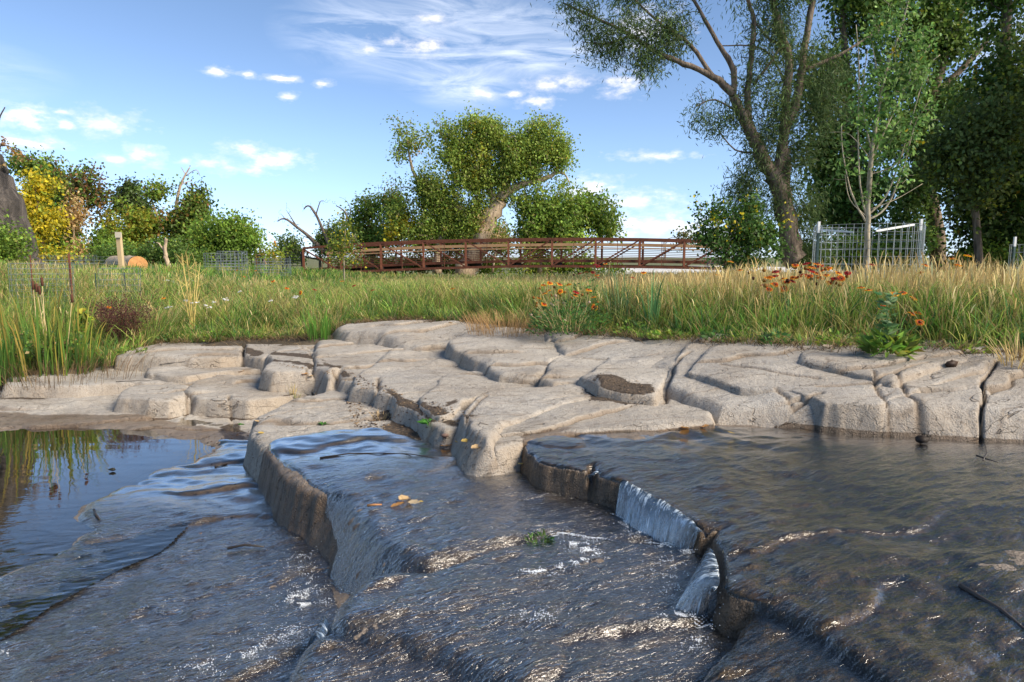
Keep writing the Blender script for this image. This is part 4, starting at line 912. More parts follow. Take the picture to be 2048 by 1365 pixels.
class GB:
    def __init__(s): s.co = []; s.q = []; s.t = []; s.c = []; s.n = 0
    def add(s, r):
        co, q, t, c = r; s.co.append(co); s.q.append(q + s.n); s.t.append(t + s.n); s.c.append(c); s.n += len(co)
    def mesh(s, name, off=None):
        co = np.concatenate(s.co); 
        if off is not None: co = co - np.array(off)
        return np_mesh(name, co, [np.concatenate(s.q), np.concatenate(s.t)], M_grass, False, np.concatenate(s.c))
def scatter(n, y0, y1, xm=1.0, u0=-1.05, u1=1.05, p=1.0):
    y = y0 + (y1 - y0) * rng.random(n) ** p; x = (u0 + (u1 - u0) * rng.random(n)) * y * .80 * xm
    return x, y
GRN = np.array([(.10, .23, .035), (.16, .31, .05), (.24, .34, .065), (.08, .18, .06), (.32, .34, .08)])
STR = np.array([(.74, .56, .24), (.80, .64, .32), (.64, .46, .19), (.50, .34, .14)])
def colsel(T, n, var=.2): return T[rng.integers(0, len(T), n)] * (1 + var * rng.normal(size=(n, 1)))
def patch(x, y, seed, s=.6): return fbm(x * s, y * s, 3, seed)
# green understory near the rocks
g = GB()
nt_ = 15000; tx = (rng.random(nt_) * 2 - 1) * 9.5; ty = edge_y(tx) + .10 + (rng.random(nt_) ** 1.25) * 5.2
kp = np.abs(tx) < ty * .98 + .3; tx = tx[kp]; ty = ty[kp]; pt = patch(tx, ty, 700, 1.1)
kp = rng.random(len(tx)) < (.45 + .55 * sst(-.7, -.1, pt)) * sst(-.05, .2, ty - edge_y(tx) + .12 * pt); tx = tx[kp]; ty = ty[kp]; nt_ = len(tx)
tht = (.10 + .28 * sst(0, 1.1, ty - edge_y(tx)) + .12 * patch(tx, ty, 710, 1.6)) * (.55 + .9 * rng.random(nt_)); tcol = rng.integers(0, len(GRN), nt_); tcv = 1 + .28 * rng.normal(size=(nt_, 1)); tdry = np.clip(.22 + .75 * patch(tx, ty, 720, 1.3), 0, .85)
per = 16; k = np.repeat(np.arange(nt_), per); n = len(k); a = rng.random(n) * 6.283; rr = .055 * rng.random(n) ** .6
x = tx[k] + rr * np.cos(a); y = ty[k] + rr * np.sin(a); h = np.clip(tht[k] * (.55 + .55 * rng.random(n)), .03, .5)
cb = GRN[tcol[k]] * np.clip(tcv[k], .4, 1.7) * (1 + .12 * rng.normal(size=(n, 1)))
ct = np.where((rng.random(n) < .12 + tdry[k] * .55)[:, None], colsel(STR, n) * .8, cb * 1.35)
isdry = (rng.random(n) < .10 + .25 * tdry[k])[:, None]; cb = np.where(isdry, colsel(STR, n) * .7, cb); ct = np.where(isdry, cb * 1.1, ct)
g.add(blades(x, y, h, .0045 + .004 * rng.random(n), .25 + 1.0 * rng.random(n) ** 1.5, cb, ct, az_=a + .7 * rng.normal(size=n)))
# straw stalks: most on the right and centre
n = 130000; x = (rng.random(n) * 2 - 1) * 10; ed = edge_y(x); y = ed + .35 + (rng.random(n) ** 1.0) * 6.5
kp = (np.abs(x) < y * .98 + .3); x = x[kp]; y = y[kp]; n = len(x); dd = y - edge_y(x); pt = patch(x, y, 740, .9)
kp = rng.random(n) < (.24 + .46 * sst(-2.6, .2, x)) * (sst(-.4, .3, pt) * .85 + .15) * sst(.05, 1.0, dd); x = x[kp]; y = y[kp]; dd = dd[kp]; n = len(x)
h = (.36 + .24 * rng.random(n) + .08 * patch(x, y, 760, 1.2)) * (.75 + .35 * sst(.2, 1.5, dd)); h *= .66 + .34 * sst(.2, 2.6, x)
cs = colsel(STR, n); cb = np.where((rng.random(n) < .5)[:, None], colsel(GRN, n), cs * .7)
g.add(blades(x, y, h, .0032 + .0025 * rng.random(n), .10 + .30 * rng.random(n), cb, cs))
# seed heads on some stalks
k = rng.random(n) < .35; m = k.sum(); hx, hy, hh = x[k], y[k], h[k]
g.add(blades(hx, hy, hh * .22, np.full(m, .009), .2 + .3 * rng.random(m), cs[k], cs[k] * 1.05, z=ground_z(hx, hy) - .01 + hh * .80))
tag(link('meadow_grass', g.mesh('meadow_grass')), 'green and straw-coloured meadow grass behind the rocks', None, None, 'stuff')
# farther grass
g = GB()
nt_ = 11000; tx, ty = scatter(nt_, 9, 34, 1.1, p=1.35); per = 11; k = np.repeat(np.arange(nt_), per); n = len(k); a = rng.random(n) * 6.283
lf_ = sst(-.12, -.3, tx / ty); pt = patch(tx, ty, 780, .6); tht = np.clip((.20 + .13 * rng.random(nt_)) + .10 * pt, .07, .5); tdry = np.clip(.75 - .6 * lf_ + .5 * patch(tx, ty, 790, .5), 0, .95); tc = GRN[rng.integers(0, len(GRN), nt_)] * (1 + .25 * rng.normal(size=(nt_, 1)))
x = tx[k] + .10 * np.cos(a) * rng.random(n); y = ty[k] + .10 * np.sin(a) * rng.random(n); h = tht[k] * (.5 + .6 * rng.random(n)); cb = np.clip(tc[k], .02, 1)
ct = np.where((rng.random(n) < tdry[k])[:, None], colsel(STR, n), cb * 1.3)
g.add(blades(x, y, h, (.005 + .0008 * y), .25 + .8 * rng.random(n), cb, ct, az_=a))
n = 26000; x, y = scatter(n, 8, 20, 1.1, u0=-1.05, u1=1.05, p=1.1); kk = rng.random(n) < .12 + .88 * sst(-.35, .1, x / y + .12 * fbm(x, y, 2, 5)); x = x[kk]; y = y[kk]; n = len(x); h = .22 + .20 * rng.random(n) + .12 * sst(1, 4, x); cs = colsel(STR, n)
g.add(blades(x, y, h, .004 + .0004 * y, .1 + .3 * rng.random(n), cs * .8, cs))
tag(link('distant_grass', g.mesh('distant_grass')), 'grass running back to the trees and the bridge', None, None, 'stuff')

# ================================================================== THE BRIDGE
def rust_mat():
    m, t = new_mat('weathered_steel'); co = t.nodes.new('ShaderNodeNewGeometry').outputs['Position']
    c = ramp(t, noise(t, 6, 6, .65, co), [(.3, (.11, .034, .017)), (.55, (.18, .056, .026)), (.75, (.25, .09, .042))])
    out(t, pbsdf(t, c, .75, bump(t, noise(t, 60, 3, .6, co), .3, .004))); return m
M_rust = rust_mat()
M_board = simple_mat('timber_handrail', (.62, .36, .17), .7, .3, 5, .003, stretch=(.2, 1, 1))
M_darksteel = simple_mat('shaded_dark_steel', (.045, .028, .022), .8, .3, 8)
M_conc = simple_mat('concrete', (.50, .47, .42), .9, .15, 6, .004)
M_black = simple_mat('black_painted_steel', (.012, .014, .018), .45, .2, 10)
BX = [607, 682, 762, 847, 931.5, 1017, 1104, 1191, 1279, 1368, 1457]
BT = [495, 488.5, 484, 480.5, 478.5, 477, 476, 475.5, 476.5, 478.5, 481.5]
BB = [551, 545.5, 541.5, 538, 535.5, 533.5, 533, 533.5, 534.5, 536, 538.5]
A0 = Vector((ay(607, 500, 35)[0], 35, 0)); B0 = Vector((ay(1457, 500, 30)[0], 30, 0))
dirb = (B0 - A0).normalized(); perp = Vector((-dirb.y, dirb.x, 0))
if perp.y < 0: perp = -perp
def on_line(px):                       # where the column of this pixel meets the bridge line
    k = ray(px, 515)[0] / ray(px, 515)[1]
    t_ = (A0.x - k * A0.y) / (k * dirb.y - dirb.x); return A0 + dirb * t_
near = []; 
for px, t_, b_ in zip(BX, BT, BB):
    p = on_line(px); near.append((p, ay(px, t_, p.y)[2], ay(px, b_, p.y)[2]))
bridge = empty('footbridge', near[0][0], 'long arched rust-brown steel truss footbridge with a timber handrail', 'bridge')
BO = Vector(near[0][0])
def bpart(name, mb, mat): 
    mb.v = [tuple(Vector(v) - BO) for v in mb.v]; return mb.build(name, mat, bridge)
WID = 2.5
def P3(p, z): return Vector((p.x, p.y, z))
for side in (0, 1):
    off = perp * (WID * side)
    for nm, k, dz, sz in (('top_chord', 1, 0, .105), ('bottom_chord', 2, 0, .11)):
        mb = MB()
        pts = [P3(n[0] + off, n[k] + (-sz / 2 if k == 1 else 0)) for n in near]
        for a, b in zip(pts[:-1], pts[1:]):
            d = (b - a).normalized() * .012; mb.bar(a - d, b + d, sz, sz)
        bpart(nm, mb, M_rust)
    for n in near:
        mb = MB(); w = .095; p = n[0] + off + perp * (.003 if side else 0)
        mb.bar(P3(p, n[2] + .05), P3(p, n[1] - .105), w, w, up=(0, 1, 0)); bpart('post', mb, M_rust)
    for i in range(10):
        a, b = near[i], near[i + 1]
        pa, pb = a[0] + off, b[0] + off; e = dirb * .06
        mb = MB()
        if i < 5: mb.bar(P3(pa + e, a[1] - .12), P3(pb - e, b[2] + .06), .06, .06)
        else: mb.bar(P3(pa + e, a[2] + .06), P3(pb - e, b[1] - .12), .06, .06)
        bpart('diagonal', mb, M_rust)
        # hanger rod in mid bay
        m_ = (pa + pb) / 2; mb = MB(); mb.bar(P3(m_, (a[2] + b[2]) / 2 + .05), P3(m_, (a[1] + b[1]) / 2 - .1), .022, .022, up=(0, 1, 0)); bpart('hanger', mb, M_rust)
# inner rails and boards on both sides would hide one another: they line the far truss
inner = perp * (WID - .11)
for k in range(8):
    mb = MB()
    for a, b in zip(near[:-1], near[1:]):
        fa = .28 + k * (.46 / 7 * 1.0); za = a[2] + (a[1] - a[2]) * fa; zb = b[2] + (b[1] - b[2]) * fa
        mb.bar(P3(a[0] + inner, za), P3(b[0] + inner, zb), .022, .030)
    bpart('rail', mb, M_rust)
for (f_, h_, nm, m_, th) in ((.79, .14, 'handrail_board', M_board, .04), (.66, .05, 'lower_board', M_board, .045)):
    mb = MB()
    for a, b in zip(near[:-1], near[1:]):
        za = a[2] + (a[1] - a[2]) * f_; zb = b[2] + (b[1] - b[2]) * f_
        q = inner - perp * .06
        mb.bar(P3(a[0] + q, za), P3(b[0] + q, zb), th, h_)
    bpart(nm, mb, m_)
mb = MB()
for a, b in zip(near[:-1], near[1:]):
    mb.bar(P3(a[0] + perp * WID / 2, a[2] + .245), P3(b[0] + perp * WID / 2, b[2] + .245), WID - .3, .05)
bpart('deck', mb, M_darksteel)
for s_ in (.16, WID - .16):
    mb = MB()
    for a, b in zip(near[:-1], near[1:]):
        mb.bar(P3(a[0] + perp * s_, a[2] + .25), P3(b[0] + perp * s_, b[2] + .25), .05, .13)
    bpart('kerb', mb, M_rust)
for n in near:
    mb = MB(); mb.bar(P3(n[0] + perp * .06, n[2] + .11), P3(n[0] + perp * (WID - .06), n[2] + .11), .10, .18); bpart('floor_beam', mb, M_darksteel)
for e_, lab in ((-1, 'left'), (1, 'right')):
    n = near[0] if e_ < 0 else near[-1]; c_ = n[0] + dirb * (.35 * e_) + perp * WID / 2
    mb = MB(); mb.bar(P3(c_ - dirb * .4, n[2] - .55), P3(c_ + dirb * .4, n[2] - .55), WID + .5, 1.25)
    o = mb.build('abutment', M_conc); tag(o, 'pale concrete abutment under the %s end of the footbridge' % lab, 'abutment')
# black end fence
fp = near[0][0]; fr = empty('end_fence', (0, 0, 0), 'short black steel fence panel at the left end of the footbridge', 'fence')
fx0, fx1 = ay(563, 515, 35.3), ay(603, 515, 35.0); zt, zb_ = ay(570, 503.5, 35)[2], ay(570, 533, 35)[2]
for px in (564, 572, 603):
    c_ = ay(px, 515, 35.2); mb = MB(); mb.box((c_[0] - .03, 35.17, zb_ - .3), (c_[0] + .03, 35.23, zt)); mb.build('post', M_black, fr)
for k in range(6):
    z_ = zt - .03 - k * (zt - zb_ - .05) / 5; mb = MB(); mb.bar((fx0[0], 35.2, z_), (fx1[0], 35.2, z_), .03, .035); mb.build('rail', M_black, fr)

# white low fence and panel far beyond the bridge
M_white = simple_mat('white_paint', (.80, .79, .76), .6, .08, 5)
wf_ = empty('low_white_fence', (0, 0, 0), 'low white fence with thin rails far beyond the right half of the bridge', 'fence')
for px in (1198, 1221, 1326, 1351, 1400):
    c_ = ay(px, 545, 52); w_ = .12 if px == 1351 else .035; mb = MB(); mb.box((c_[0] - w_, 51.95, 0), (c_[0] + w_, 52.05, ay(px, 541, 52)[2])); mb.build('post', M_white, wf_)
for y_ in (544, 549):
    a_ = ay(1196, y_, 52); b_ = ay(1402, y_, 52); mb = MB(); mb.bar((a_[0], 52, a_[2]), (b_[0], 52, b_[2]), .03, .04); mb.build('rail', M_white, wf_)
a_ = ay(1224, 552, 50); b_ = ay(1262, 538.5, 50)
mb = MB(); mb.box((a_[0], 50, -.1), (b_[0], 51.2, b_[2])); o = mb.build('white_block', M_white); tag(o, 'white boxy shape low behind the bridge beside the white fence', 'box')

# ================================================================== WIRE CAGES
M_wire = simple_mat('galvanised_wire', (.30, .33, .34), .5, .2, 20, 0, .5)
M_tpost = simple_mat('green_steel_post', (.035, .075, .065), .5, .2, 12)
M_strap = simple_mat('white_strap', (.72, .72, .70), .6, .1, 12)
def cage(px, Y, rad, ztop, label, nv=26, rows=10, posts=(), straps=(), wr=.0017, tilt=0, group='wire tree cages in the meadow', post_mat=None):
    x, y, z = on_ground(px, Y); r = empty('tree_cage', (x, y, z), label, 'cage', group); H_ = ztop - z
    mb = MB()
    for k in range(nv):
        a = 2 * math.pi * k / nv; c_ = (rad * math.cos(a), rad * math.sin(a))
        mb.tube([(c_[0], c_[1], -.05), (c_[0] + tilt * H_, c_[1], H_)], wr, 3, False)
    mb.build('upright_wires', M_wire, r)
    mb = MB()
    for k in range(rows):
        h = H_ * (1 - k / rows) ; pts = [(rad * math.cos(2 * math.pi * j / 24) + tilt * h, rad * math.sin(2 * math.pi * j / 24), h) for j in range(25)]
        mb.tube(pts, wr, 3, False)
    mb.build('ring_wires', M_wire, r)
    for (ang, hh, wht) in posts:
        a = R(ang); c_ = Vector((rad * 1.03 * math.cos(a), rad * 1.03 * math.sin(a), 0))
        mb = MB(); zz = hh - z; s_ = .014 if wht else .005
        mb.bar(c_ + Vector((0, 0, -.1)), c_ + Vector((0, 0, zz - (.14 if wht else 0))), s_ * 2, s_ * 2, (0, 1, 0)); po = mb.build('post', post_mat or M_tpost, r)
        if wht:
            mb = MB(); mb.bar(c_ + Vector((0, 0, zz - .139)), c_ + Vector((0, 0, zz)), s_ * 2.1, s_ * 2.1, (0, 1, 0)); mb.build('white_tip', M_strap, po)
    for (a, b) in straps:
        mb = MB(); mb.bar(Vector(a) - Vector((x, y, z)), Vector(b) - Vector((x, y, z)), .012, .024); mb.build('strap', M_strap, r)
    return r
cage(1732, YC, .615, ay(1732, 452, YC)[2], 'large wire cage with two white-tipped posts around the slender young tree', 44, 12, ((184, ay(1635, 444, YC)[2], True), (-4, ay(1832, 439, YC)[2], True)),
     ((ay(1639, 459.5, YC - .05), ay(1707, 465, YC - .3)), (ay(1829, 449.5, YC - .05), ay(1752, 462.5, YC - .3))), .0032)
cage(2075, 10, .34, ay(2060, 489, 10)[2], 'wire cage cut off by the right edge of the photo', 26, 8, ((180, ay(2028, 474, 10)[2], True),))
cage(78, 8.4, .33, ay(70, 527, 8.4)[2], 'wire cage behind the cattails at the left', 24, 11, ((140, ay(40, 510, 8.4)[2], False), (60, ay(90, 508, 8.4)[2], False), (10, ay(118, 505, 8.4)[2], False)), tilt=.03, post_mat=M_rust)
cage(232, 9.2, .25, ay(225, 537, 9.2)[2], 'small wire cage behind the dark red weed', 20, 8, ((100, ay(225, 546, 9.2)[2], False), (200, ay(215, 546, 9.2)[2], False)), tilt=.06)
cage(465, 17, .35, ay(465, 503, 17)[2], 'wire cage standing on the rise left of the bridge', 24, 9, wr=.004)
cage(447, 19, .5, ay(447, 507, 19)[2], 'wide wire cage behind the one on the rise', 24, 8, wr=.004)
cage(545, 18, .45, ay(545, 518, 18)[2], 'wire cage just left of the black fence panel', 26, 8, ((170, ay(520, 508, 18)[2], False),), wr=.004, post_mat=M_rust)
cage(1445, 14, .30, ay(1445, 519, 14)[2], 'low wire cage around the white-stemmed aspen', 26, 8, ((-20, ay(1476, 514, 14)[2], True),), wr=.004)
for i, (px, Y_) in enumerate(((60, 17), (120, 16), (150, 18), (195, 18.5))):
    cage(px, Y_, .5, ay(px, 511 + (i % 2) * 3, Y_)[2], ['wire cage deepest behind the cattails under the yellow tree', 'wire cage below the half dead tree', 'wire cage left of the signpost, second nearest', 'wire cage just left of the signpost and log'][i], 16, 5, wr=.0025)

# ================================================================== SIGNPOST, LOG
M_wood = simple_mat('sawn_wood_post', (.60, .45, .25), .8, .25, 6, .002, stretch=(1, 1, .15))
px0 = on_ground(243, 17); r = empty('signpost', px0, 'wooden signpost with a small square plate on top beside the log', 'signpost')
b0 = Vector((0, 0, -.2)); tp = Vector(ay(237, 466, 17)) - Vector(px0)
mb = MB(); mb.bar(b0, tp, .10, .10, (0, 1, 0)); mb.build('post', M_wood, r)
pl = Vector(ay(236.5, 470, 16.92)) - Vector(px0)
mb = MB(); mb.box((pl.x - .075, pl.y - .012, pl.z - .07), (pl.x + .075, pl.y + .012, pl.z + .065)); mb.build('plate', simple_mat('plate_wood', (.62, .55, .42), .7, .15, 10), r)
# log
M_loge = simple_mat('cut_log_end', (.56, .27, .09), .8, .35, 9, .01)
lr_ = .27; a_ = Vector(ay(228, 530, 21.5)); b_ = Vector(ay(276, 530.5, 19.5)); a_.z = b_.z = ay(270, 531.5, 19.5)[2]
r = empty('fallen_log', tuple((a_ + b_) / 2), 'thick cut log lying in the grass, its orange sawn end facing right', 'log'); c_ = (a_ + b_) / 2
mb = MB(); n = 10; pts = [(a_ + (b_ - a_) * i / n) - c_ for i in range(n + 1)]
mb.tube(pts, [lr_ * (1 + .05 * math.sin(i * 2.1)) for i in range(n)] + [lr_], 20, False)
for i, v in enumerate(mb.v): mb.v[i] = tuple(Vector(v) + Vector(rng.normal(size=3) * .008))
mb.build('bark', simple_mat('peeling_bark', (.52, .42, .30), .9, .55, 5, .03, stretch=(1, 1, 1)), r, True)
mb = MB(); d_ = (b_ - a_).normalized(); mb.tube([b_ - c_ - d_ * .02, b_ - c_ + d_ * .008], lr_ * .975, 20); mb.build('sawn_end', M_loge, r)

# ================================================================== PEOPLE (far off, seen from the waist up)
def skin_mesh(name, verts, edges, rad, mat, parent, sub=1):
    me = bpy.data.meshes.new(name); me.from_pydata(verts, edges, []); o = link(name, me, parent)
    o.modifiers.new('skin', 'SKIN'); sv = me.skin_vertices[0].data
    for i, rr in enumerate(rad): sv[i].radius = (rr, rr) if isinstance(rr, float) else rr
    sv[0].use_root = True
    m_ = o.modifiers.new('sub', 'SUBSURF'); m_.levels = sub; m_.render_levels = sub
    me.materials.append(mat); return o
M_skin = simple_mat('skin', (.50, .29, .19), .6, .1, 20)
def person(loc, face, label, shirt, trouser, hair, hat=None):
    r = empty('person', loc, label, 'person', rz=face)
    V = [(0,0,.93),(0,0,1.10),(0,.01,1.28),(0,.01,1.42),(0,0,1.50),(0,-.01,1.60),(0,-.01,1.70),
         (.17,0,1.40),(.24,.03,1.13),(.21,-.12,.95),(.21,-.20,.90),(-.17,0,1.40),(-.24,.03,1.13),(-.22,-.10,.93),(-.22,-.18,.89),
         (.09,0,.88),(.11,-.04,.48),(.11,.02,.09),(.12,-.12,.04),(-.09,0,.88),(-.11,.06,.48),(-.11,.16,.10),(-.12,.03,.05)]
    E = [(0,1),(1,2),(2,3),(3,4),(4,5),(5,6),(3,7),(7,8),(8,9),(9,10),(3,11),(11,12),(12,13),(13,14),(0,15),(15,16),(16,17),(17,18),(0,19),(19,20),(20,21),(21,22)]
    RD = [.13,.12,(.16,.11),(.13,.10),.055,(.080,.095),.075,.06,.042,.032,.035,.06,.042,.032,.035,.085,.055,.04,.035,.085,.055,.04,.035]
    skin_mesh('body', V, E, RD, M_skin, r)
    skin_mesh('shirt', [V[i] for i in (0,1,2,3,7,8,11,12)], [(0,1),(1,2),(2,3),(3,4),(4,5),(3,6),(6,7)], [.15,.145,(.185,.13),(.14,.11),.075,.06,.075,.06], shirt, r)
    skin_mesh('trousers', [V[i] for i in (0,15,16,17,19,20,21)], [(0,1),(1,2),(2,3),(0,4),(4,5),(5,6)], [.145,.105,.075,.06,.105,.075,.06], trouser, r)
    skin_mesh('hair' if not hat else 'cap', [(0,.02,1.66),(0,.01,1.73)], [(0,1)], [.088,.078], hair, r)
    return r
gp = on_ground(1883, 42)
person((gp[0], gp[1], gp[2] - .0), R(200), 'walker in a red shirt seen above the grass at the right', simple_mat('red_cloth', (.75, .045, .02), .8, .1), simple_mat('blue_cloth', (.04, .07, .16), .8, .1), simple_mat('dark_hair', (.02, .015, .012), .6, .1))
gp = on_ground(521, 36)
person((gp[0], gp[1], gp[2]), R(160), 'person in a black shirt and cap left of the bridge', simple_mat('black_cloth', (.018, .018, .022), .8, .1), simple_mat('grey_cloth', (.10, .10, .11), .8, .1), simple_mat('dark_cap', (.02, .02, .025), .6, .1), True)

# ================================================================== PLANTS
def top_at(x, y):
    i = np.clip(np.searchsorted(ys, y) - 1, 0, NR - 2); u = x / (y + .55); j = int(np.clip((u - us[0]) / .0030, 0, NC - 2))
    return float(max(allH[i:i+2, j:j+2].mean(), ground_z(np.array([x]), np.array([y]))[0] if y > edge_y(x) - .1 else -9))
def hit(px, py):
    d = ray(px, py); t_ = .8
    while t_ < 12:
        x, y, z = d[0] * t_, d[1] * t_, EYE + d[2] * t_
        if y < 9.0 and z <= top_at(x, y): return (x, y, top_at(x, y))
        t_ += .008
    return az(px, py, .4)
def col_mat(name, rough=.6, trans=0.0):
    return M_leaf
# --- flower heads
def flower_mesh(kind):
    V = []; Fc = []; Cc = []
    inner, outer, ctr = {'fire': ((.52, .025, .012), (.90, .42, .02), (.16, .035, .012)), 'gold': ((.60, .09, .01), (.90, .50, .02), (.22, .06, .015)), 'wine': ((.30, .012, .02), (.52, .03, .015), (.11, .02, .012))}[kind]
    n = 11
    for k in range(n):
        a = 2 * math.pi * k / n + random.uniform(-.08, .08); L_ = .031 * random.uniform(.88, 1.08); dz = random.uniform(-.006, .003)
        def pt(r_, w, z_): return (r_ * math.cos(a) - w * math.sin(a), r_ * math.sin(a) + w * math.cos(a), z_)
        b = len(V)
        V += [pt(.009, -.003, .003), pt(.009, .003, .003), pt(.020, .0075, .004 + dz*.4), pt(.020, -.0075, .004 + dz*.4), pt(L_, .0065, dz), pt(L_ - .005, .002, dz), pt(L_ + .001, 0, dz), pt(L_ - .005, -.002, dz), pt(L_, -.0065, dz)]
        Fc += [(b, b+1, b+2, b+3), (b+3, b+2, b+5, b+7), (b+2, b+4, b+5), (b+5, b+6, b+7), (b+3, b+7, b+8)]
        Cc += [inner] * 2 + [tuple(i*.7+o*.3 for i, o in zip(inner, outer))] * 2 + [outer] * 5
    b = len(V); rings = ((.011, .001), (.0105, .006), (.006, .0105), (.001, .012))
    for r_, z_ in rings:
        for k in range(8): V.append((r_ * math.cos(k*.785), r_ * math.sin(k*.785), z_)); Cc.append(ctr if z_ < .01 else tuple(min(1, c*1.9) for c in ctr))
    for i in range(3):
        for k in range(8): Fc.append((b+i*8+k, b+i*8+(k+1)%8, b+(i+1)*8+(k+1)%8, b+(i+1)*8+k))
    q = [f for f in Fc if len(f) == 4]; t3 = [f for f in Fc if len(f) == 3]
    return np_mesh('flower_head', V, [np.array(q), np.array(t3)], M_leaf, False, np.array(Cc))
FM = {k: flower_mesh(k) for k in ('fire', 'gold', 'wine')}
def ball_mesh(c1, c2):
    V = []; q = []
    for i in range(6):
        th = math.pi * (i + .3) / 5.6; 
        for k in range(8):
            rr = .0125 * math.sin(min(th, 3.1)) * (1 + .12 * ((i + k) % 2)); V.append((rr * math.cos(k*.785), rr * math.sin(k*.785), -.0125 * math.cos(th) + .01))
    for i in range(5):
        for k in range(8): q.append((i*8+k, i*8+(k+1)%8, (i+1)*8+(k+1)%8, (i+1)*8+k))
    cc = np.array([c1 if (i//8+i) % 2 else c2 for i in range(48)]); return np_mesh('seed_head', V, [np.array(q)], M_leaf, True, cc)
BMh = {'b': ball_mesh((.26, .12, .02), (.38, .20, .04)), 'd': ball_mesh((.05, .02, .015), (.10, .04, .02)), 't': ball_mesh((.62, .50, .36), (.45, .35, .24))}
M_stem = simple_mat('green_stem', (.12, .19, .05), .6, .2, 30)
M_straw = simple_mat('straw_stem', (.55, .42, .20), .7, .25, 30)
def stem_to(parent, a, b, base, r_=.0022, mat=None, name='stem'):
    a = Vector(a); b = Vector(b); m_ = (a + b) / 2 + Vector((random.uniform(-.03, .03), random.uniform(-.03, .03), .02))
    mb = MB(); mb.tube([a - base, m_ - base, b - base], [r_ * 1.3, r_, r_ * .8], 4, False); return mb.build(name, mat or M_stem, parent)
def head(parent, pos, base, kind, face=False, s=1.0):
    me = FM.get(kind) or BMh[kind]
    o = link('flower_head' if kind in FM else 'seed_head', me, parent); o.location = Vector(pos) - base
    tilt = R(random.uniform(50, 80)) if face else R(random.uniform(-4, 32))
    o.rotation_euler = (tilt, R(random.uniform(-20, 20)), R(random.uniform(-40, 40))); o.scale = (s,) * 3 if kind in FM else (s * 1.0,) * 3
    return o
def leafy(name, parent, base, n, rad, ht, lsize, lwid, palette, flat=.5, up=.9):
    a = rng.random(n) * 2 * np.pi; rr = rad * rng.random(n) ** .5; z = ht * rng.random(n) * (1 - .5 * (rr / rad) ** 2)
    P = np.stack([rr * np.cos(a), rr * np.sin(a), z], 1); D = unit(np.stack([np.cos(a), np.sin(a), np.full(n, up)], 1) + rng.normal(size=(n, 3)) * .45)
    co, f, cv = leaves_np(P, D, lsize * (.6 + .7 * rng.random(n)), lwid, pick(palette, n, .2), .15)
    return link(name, np_mesh(name, co, [f], M_leaf, False, cv), parent)
P_gail = pal((4, (.08, .18, .045)), (3, (.13, .25, .06)), (2, (.05, .12, .03)))
def gaillardia(px, py, label, rad, ht, nl, heads, Yd, sc=1.0):
    b = Vector(hit(px, py))
    if Yd: b = Vector(on_ground(px, Yd))
    b.z = gz1(b.x, b.y) if b.y > edge_y(b.x) else b.z
    r = empty('blanket_flower_plant', tuple(b), label, 'flowering plant')
    leafy('foliage', r, b, nl, rad, ht, .050, .32, P_gail)
    for (hx, hy, k, *fc) in heads:
        p = Vector(ay(hx, hy, Yd if Yd else b.y)); p.y += random.uniform(-.15, .15); p = Vector(ay(hx, hy, p.y))
        q = b + Vector(((p.x - b.x) * .45, (p.y - b.y) * .6, .02))
        st_ = stem_to(r, q, p, b, .0022, M_straw if k in ('t', 'b') else M_stem)
        head(r, p, b, k, bool(fc), sc * random.uniform(.85, 1.1))
    return r
g1 = [(1087,571,'gold'),(1100,567,'gold'),(1119,569,'fire'),(1137,570,'fire'),(1098,582,'gold'),(1121,583,'gold',1),(1089,588,'gold'),(1078,597,'fire'),(1088,609,'fire'),(1178,581,'gold'),(1152,585,'wine'),(1187,595,'fire'),(1189,615,'fire',1),(1150,591,'fire'),
      (1079,579,'b'),(1108,577,'b'),(1130,587,'b'),(1103,593,'b'),(1116,589,'b'),(1122,593,'b'),(1144,598,'b'),(1067,598,'b'),(1074,608,'b'),(1073,614,'b'),(1164,592,'b'),(1195,607,'b'),(1185,621,'b'),(1176,589,'b'),
      (1111,594,'t'),(1101,611,'t'),(1127,608,'t'),(1063,632,'t'),(1080,637,'t'),(1130,644,'t'),(1106,613,'t'),(1178,607,'t')]
gaillardia(1140, 668, 'mounded blanket flower plant at the rock edge with gold-rimmed blooms and brown seed balls', .36, .30, 900, g1, None)
g2 = [(1591,531,'fire'),(1612,528,'wine'),(1635,529,'fire'),(1640,533,'wine'),(1625,536,'fire'),(1622,542,'wine'),(1645,542,'fire'),(1542,555,'fire'),(1549,553,'wine'),(1536,557,'fire'),(1552,544,'wine'),(1566,559,'gold'),(1583,563,'wine'),(1573,565,'fire'),(1618,553,'fire'),
      (1633,548,'fire'),(1652,551,'gold'),(1656,537,'gold'),(1682,557,'fire',1),(1677,547,'gold'),(1670,558,'wine'),(1597,555,'fire'),(1568,578,'fire',1),(1538,579,'fire'),(1529,571,'wine'),(1550,569,'fire'),(1587,556,'gold'),(1606,550,'wine'),(1641,557,'fire'),(1661,566,'fire'),
      (1498,548,'b'),(1527,544,'b'),(1590,538,'b'),(1611,540,'b'),(1650,541,'b'),(1507,560,'d'),(1529,564,'b'),(1694,556,'b'),(1665,563,'b'),(1679,573,'b'),(1633,571,'d'),(1670,569,'b'),(1530,575,'b'),(1574,564,'d'),(1600,547,'d'),(1622,561,'b')]
gaillardia(1612, 700, 'broad clump of red blanket flowers crowding above the straw, left of the wire cage', .34, .34, 1100, g2, 5.6, 1.25)
gaillardia(1170, 640, 'smaller blue-green plant with dark red blooms just behind the mounded one', .16, .50, 260, [(1190,530,'wine'),(1196,533,'wine'),(1172,545,'wine'),(1160,548,'wine'),(1194,551,'fire'),(1163,534,'wine'),(1197,556,'wine'),(1148,552,'d'),(1186,545,'wine'),(1211,528,'fire')], 6.6, .8)
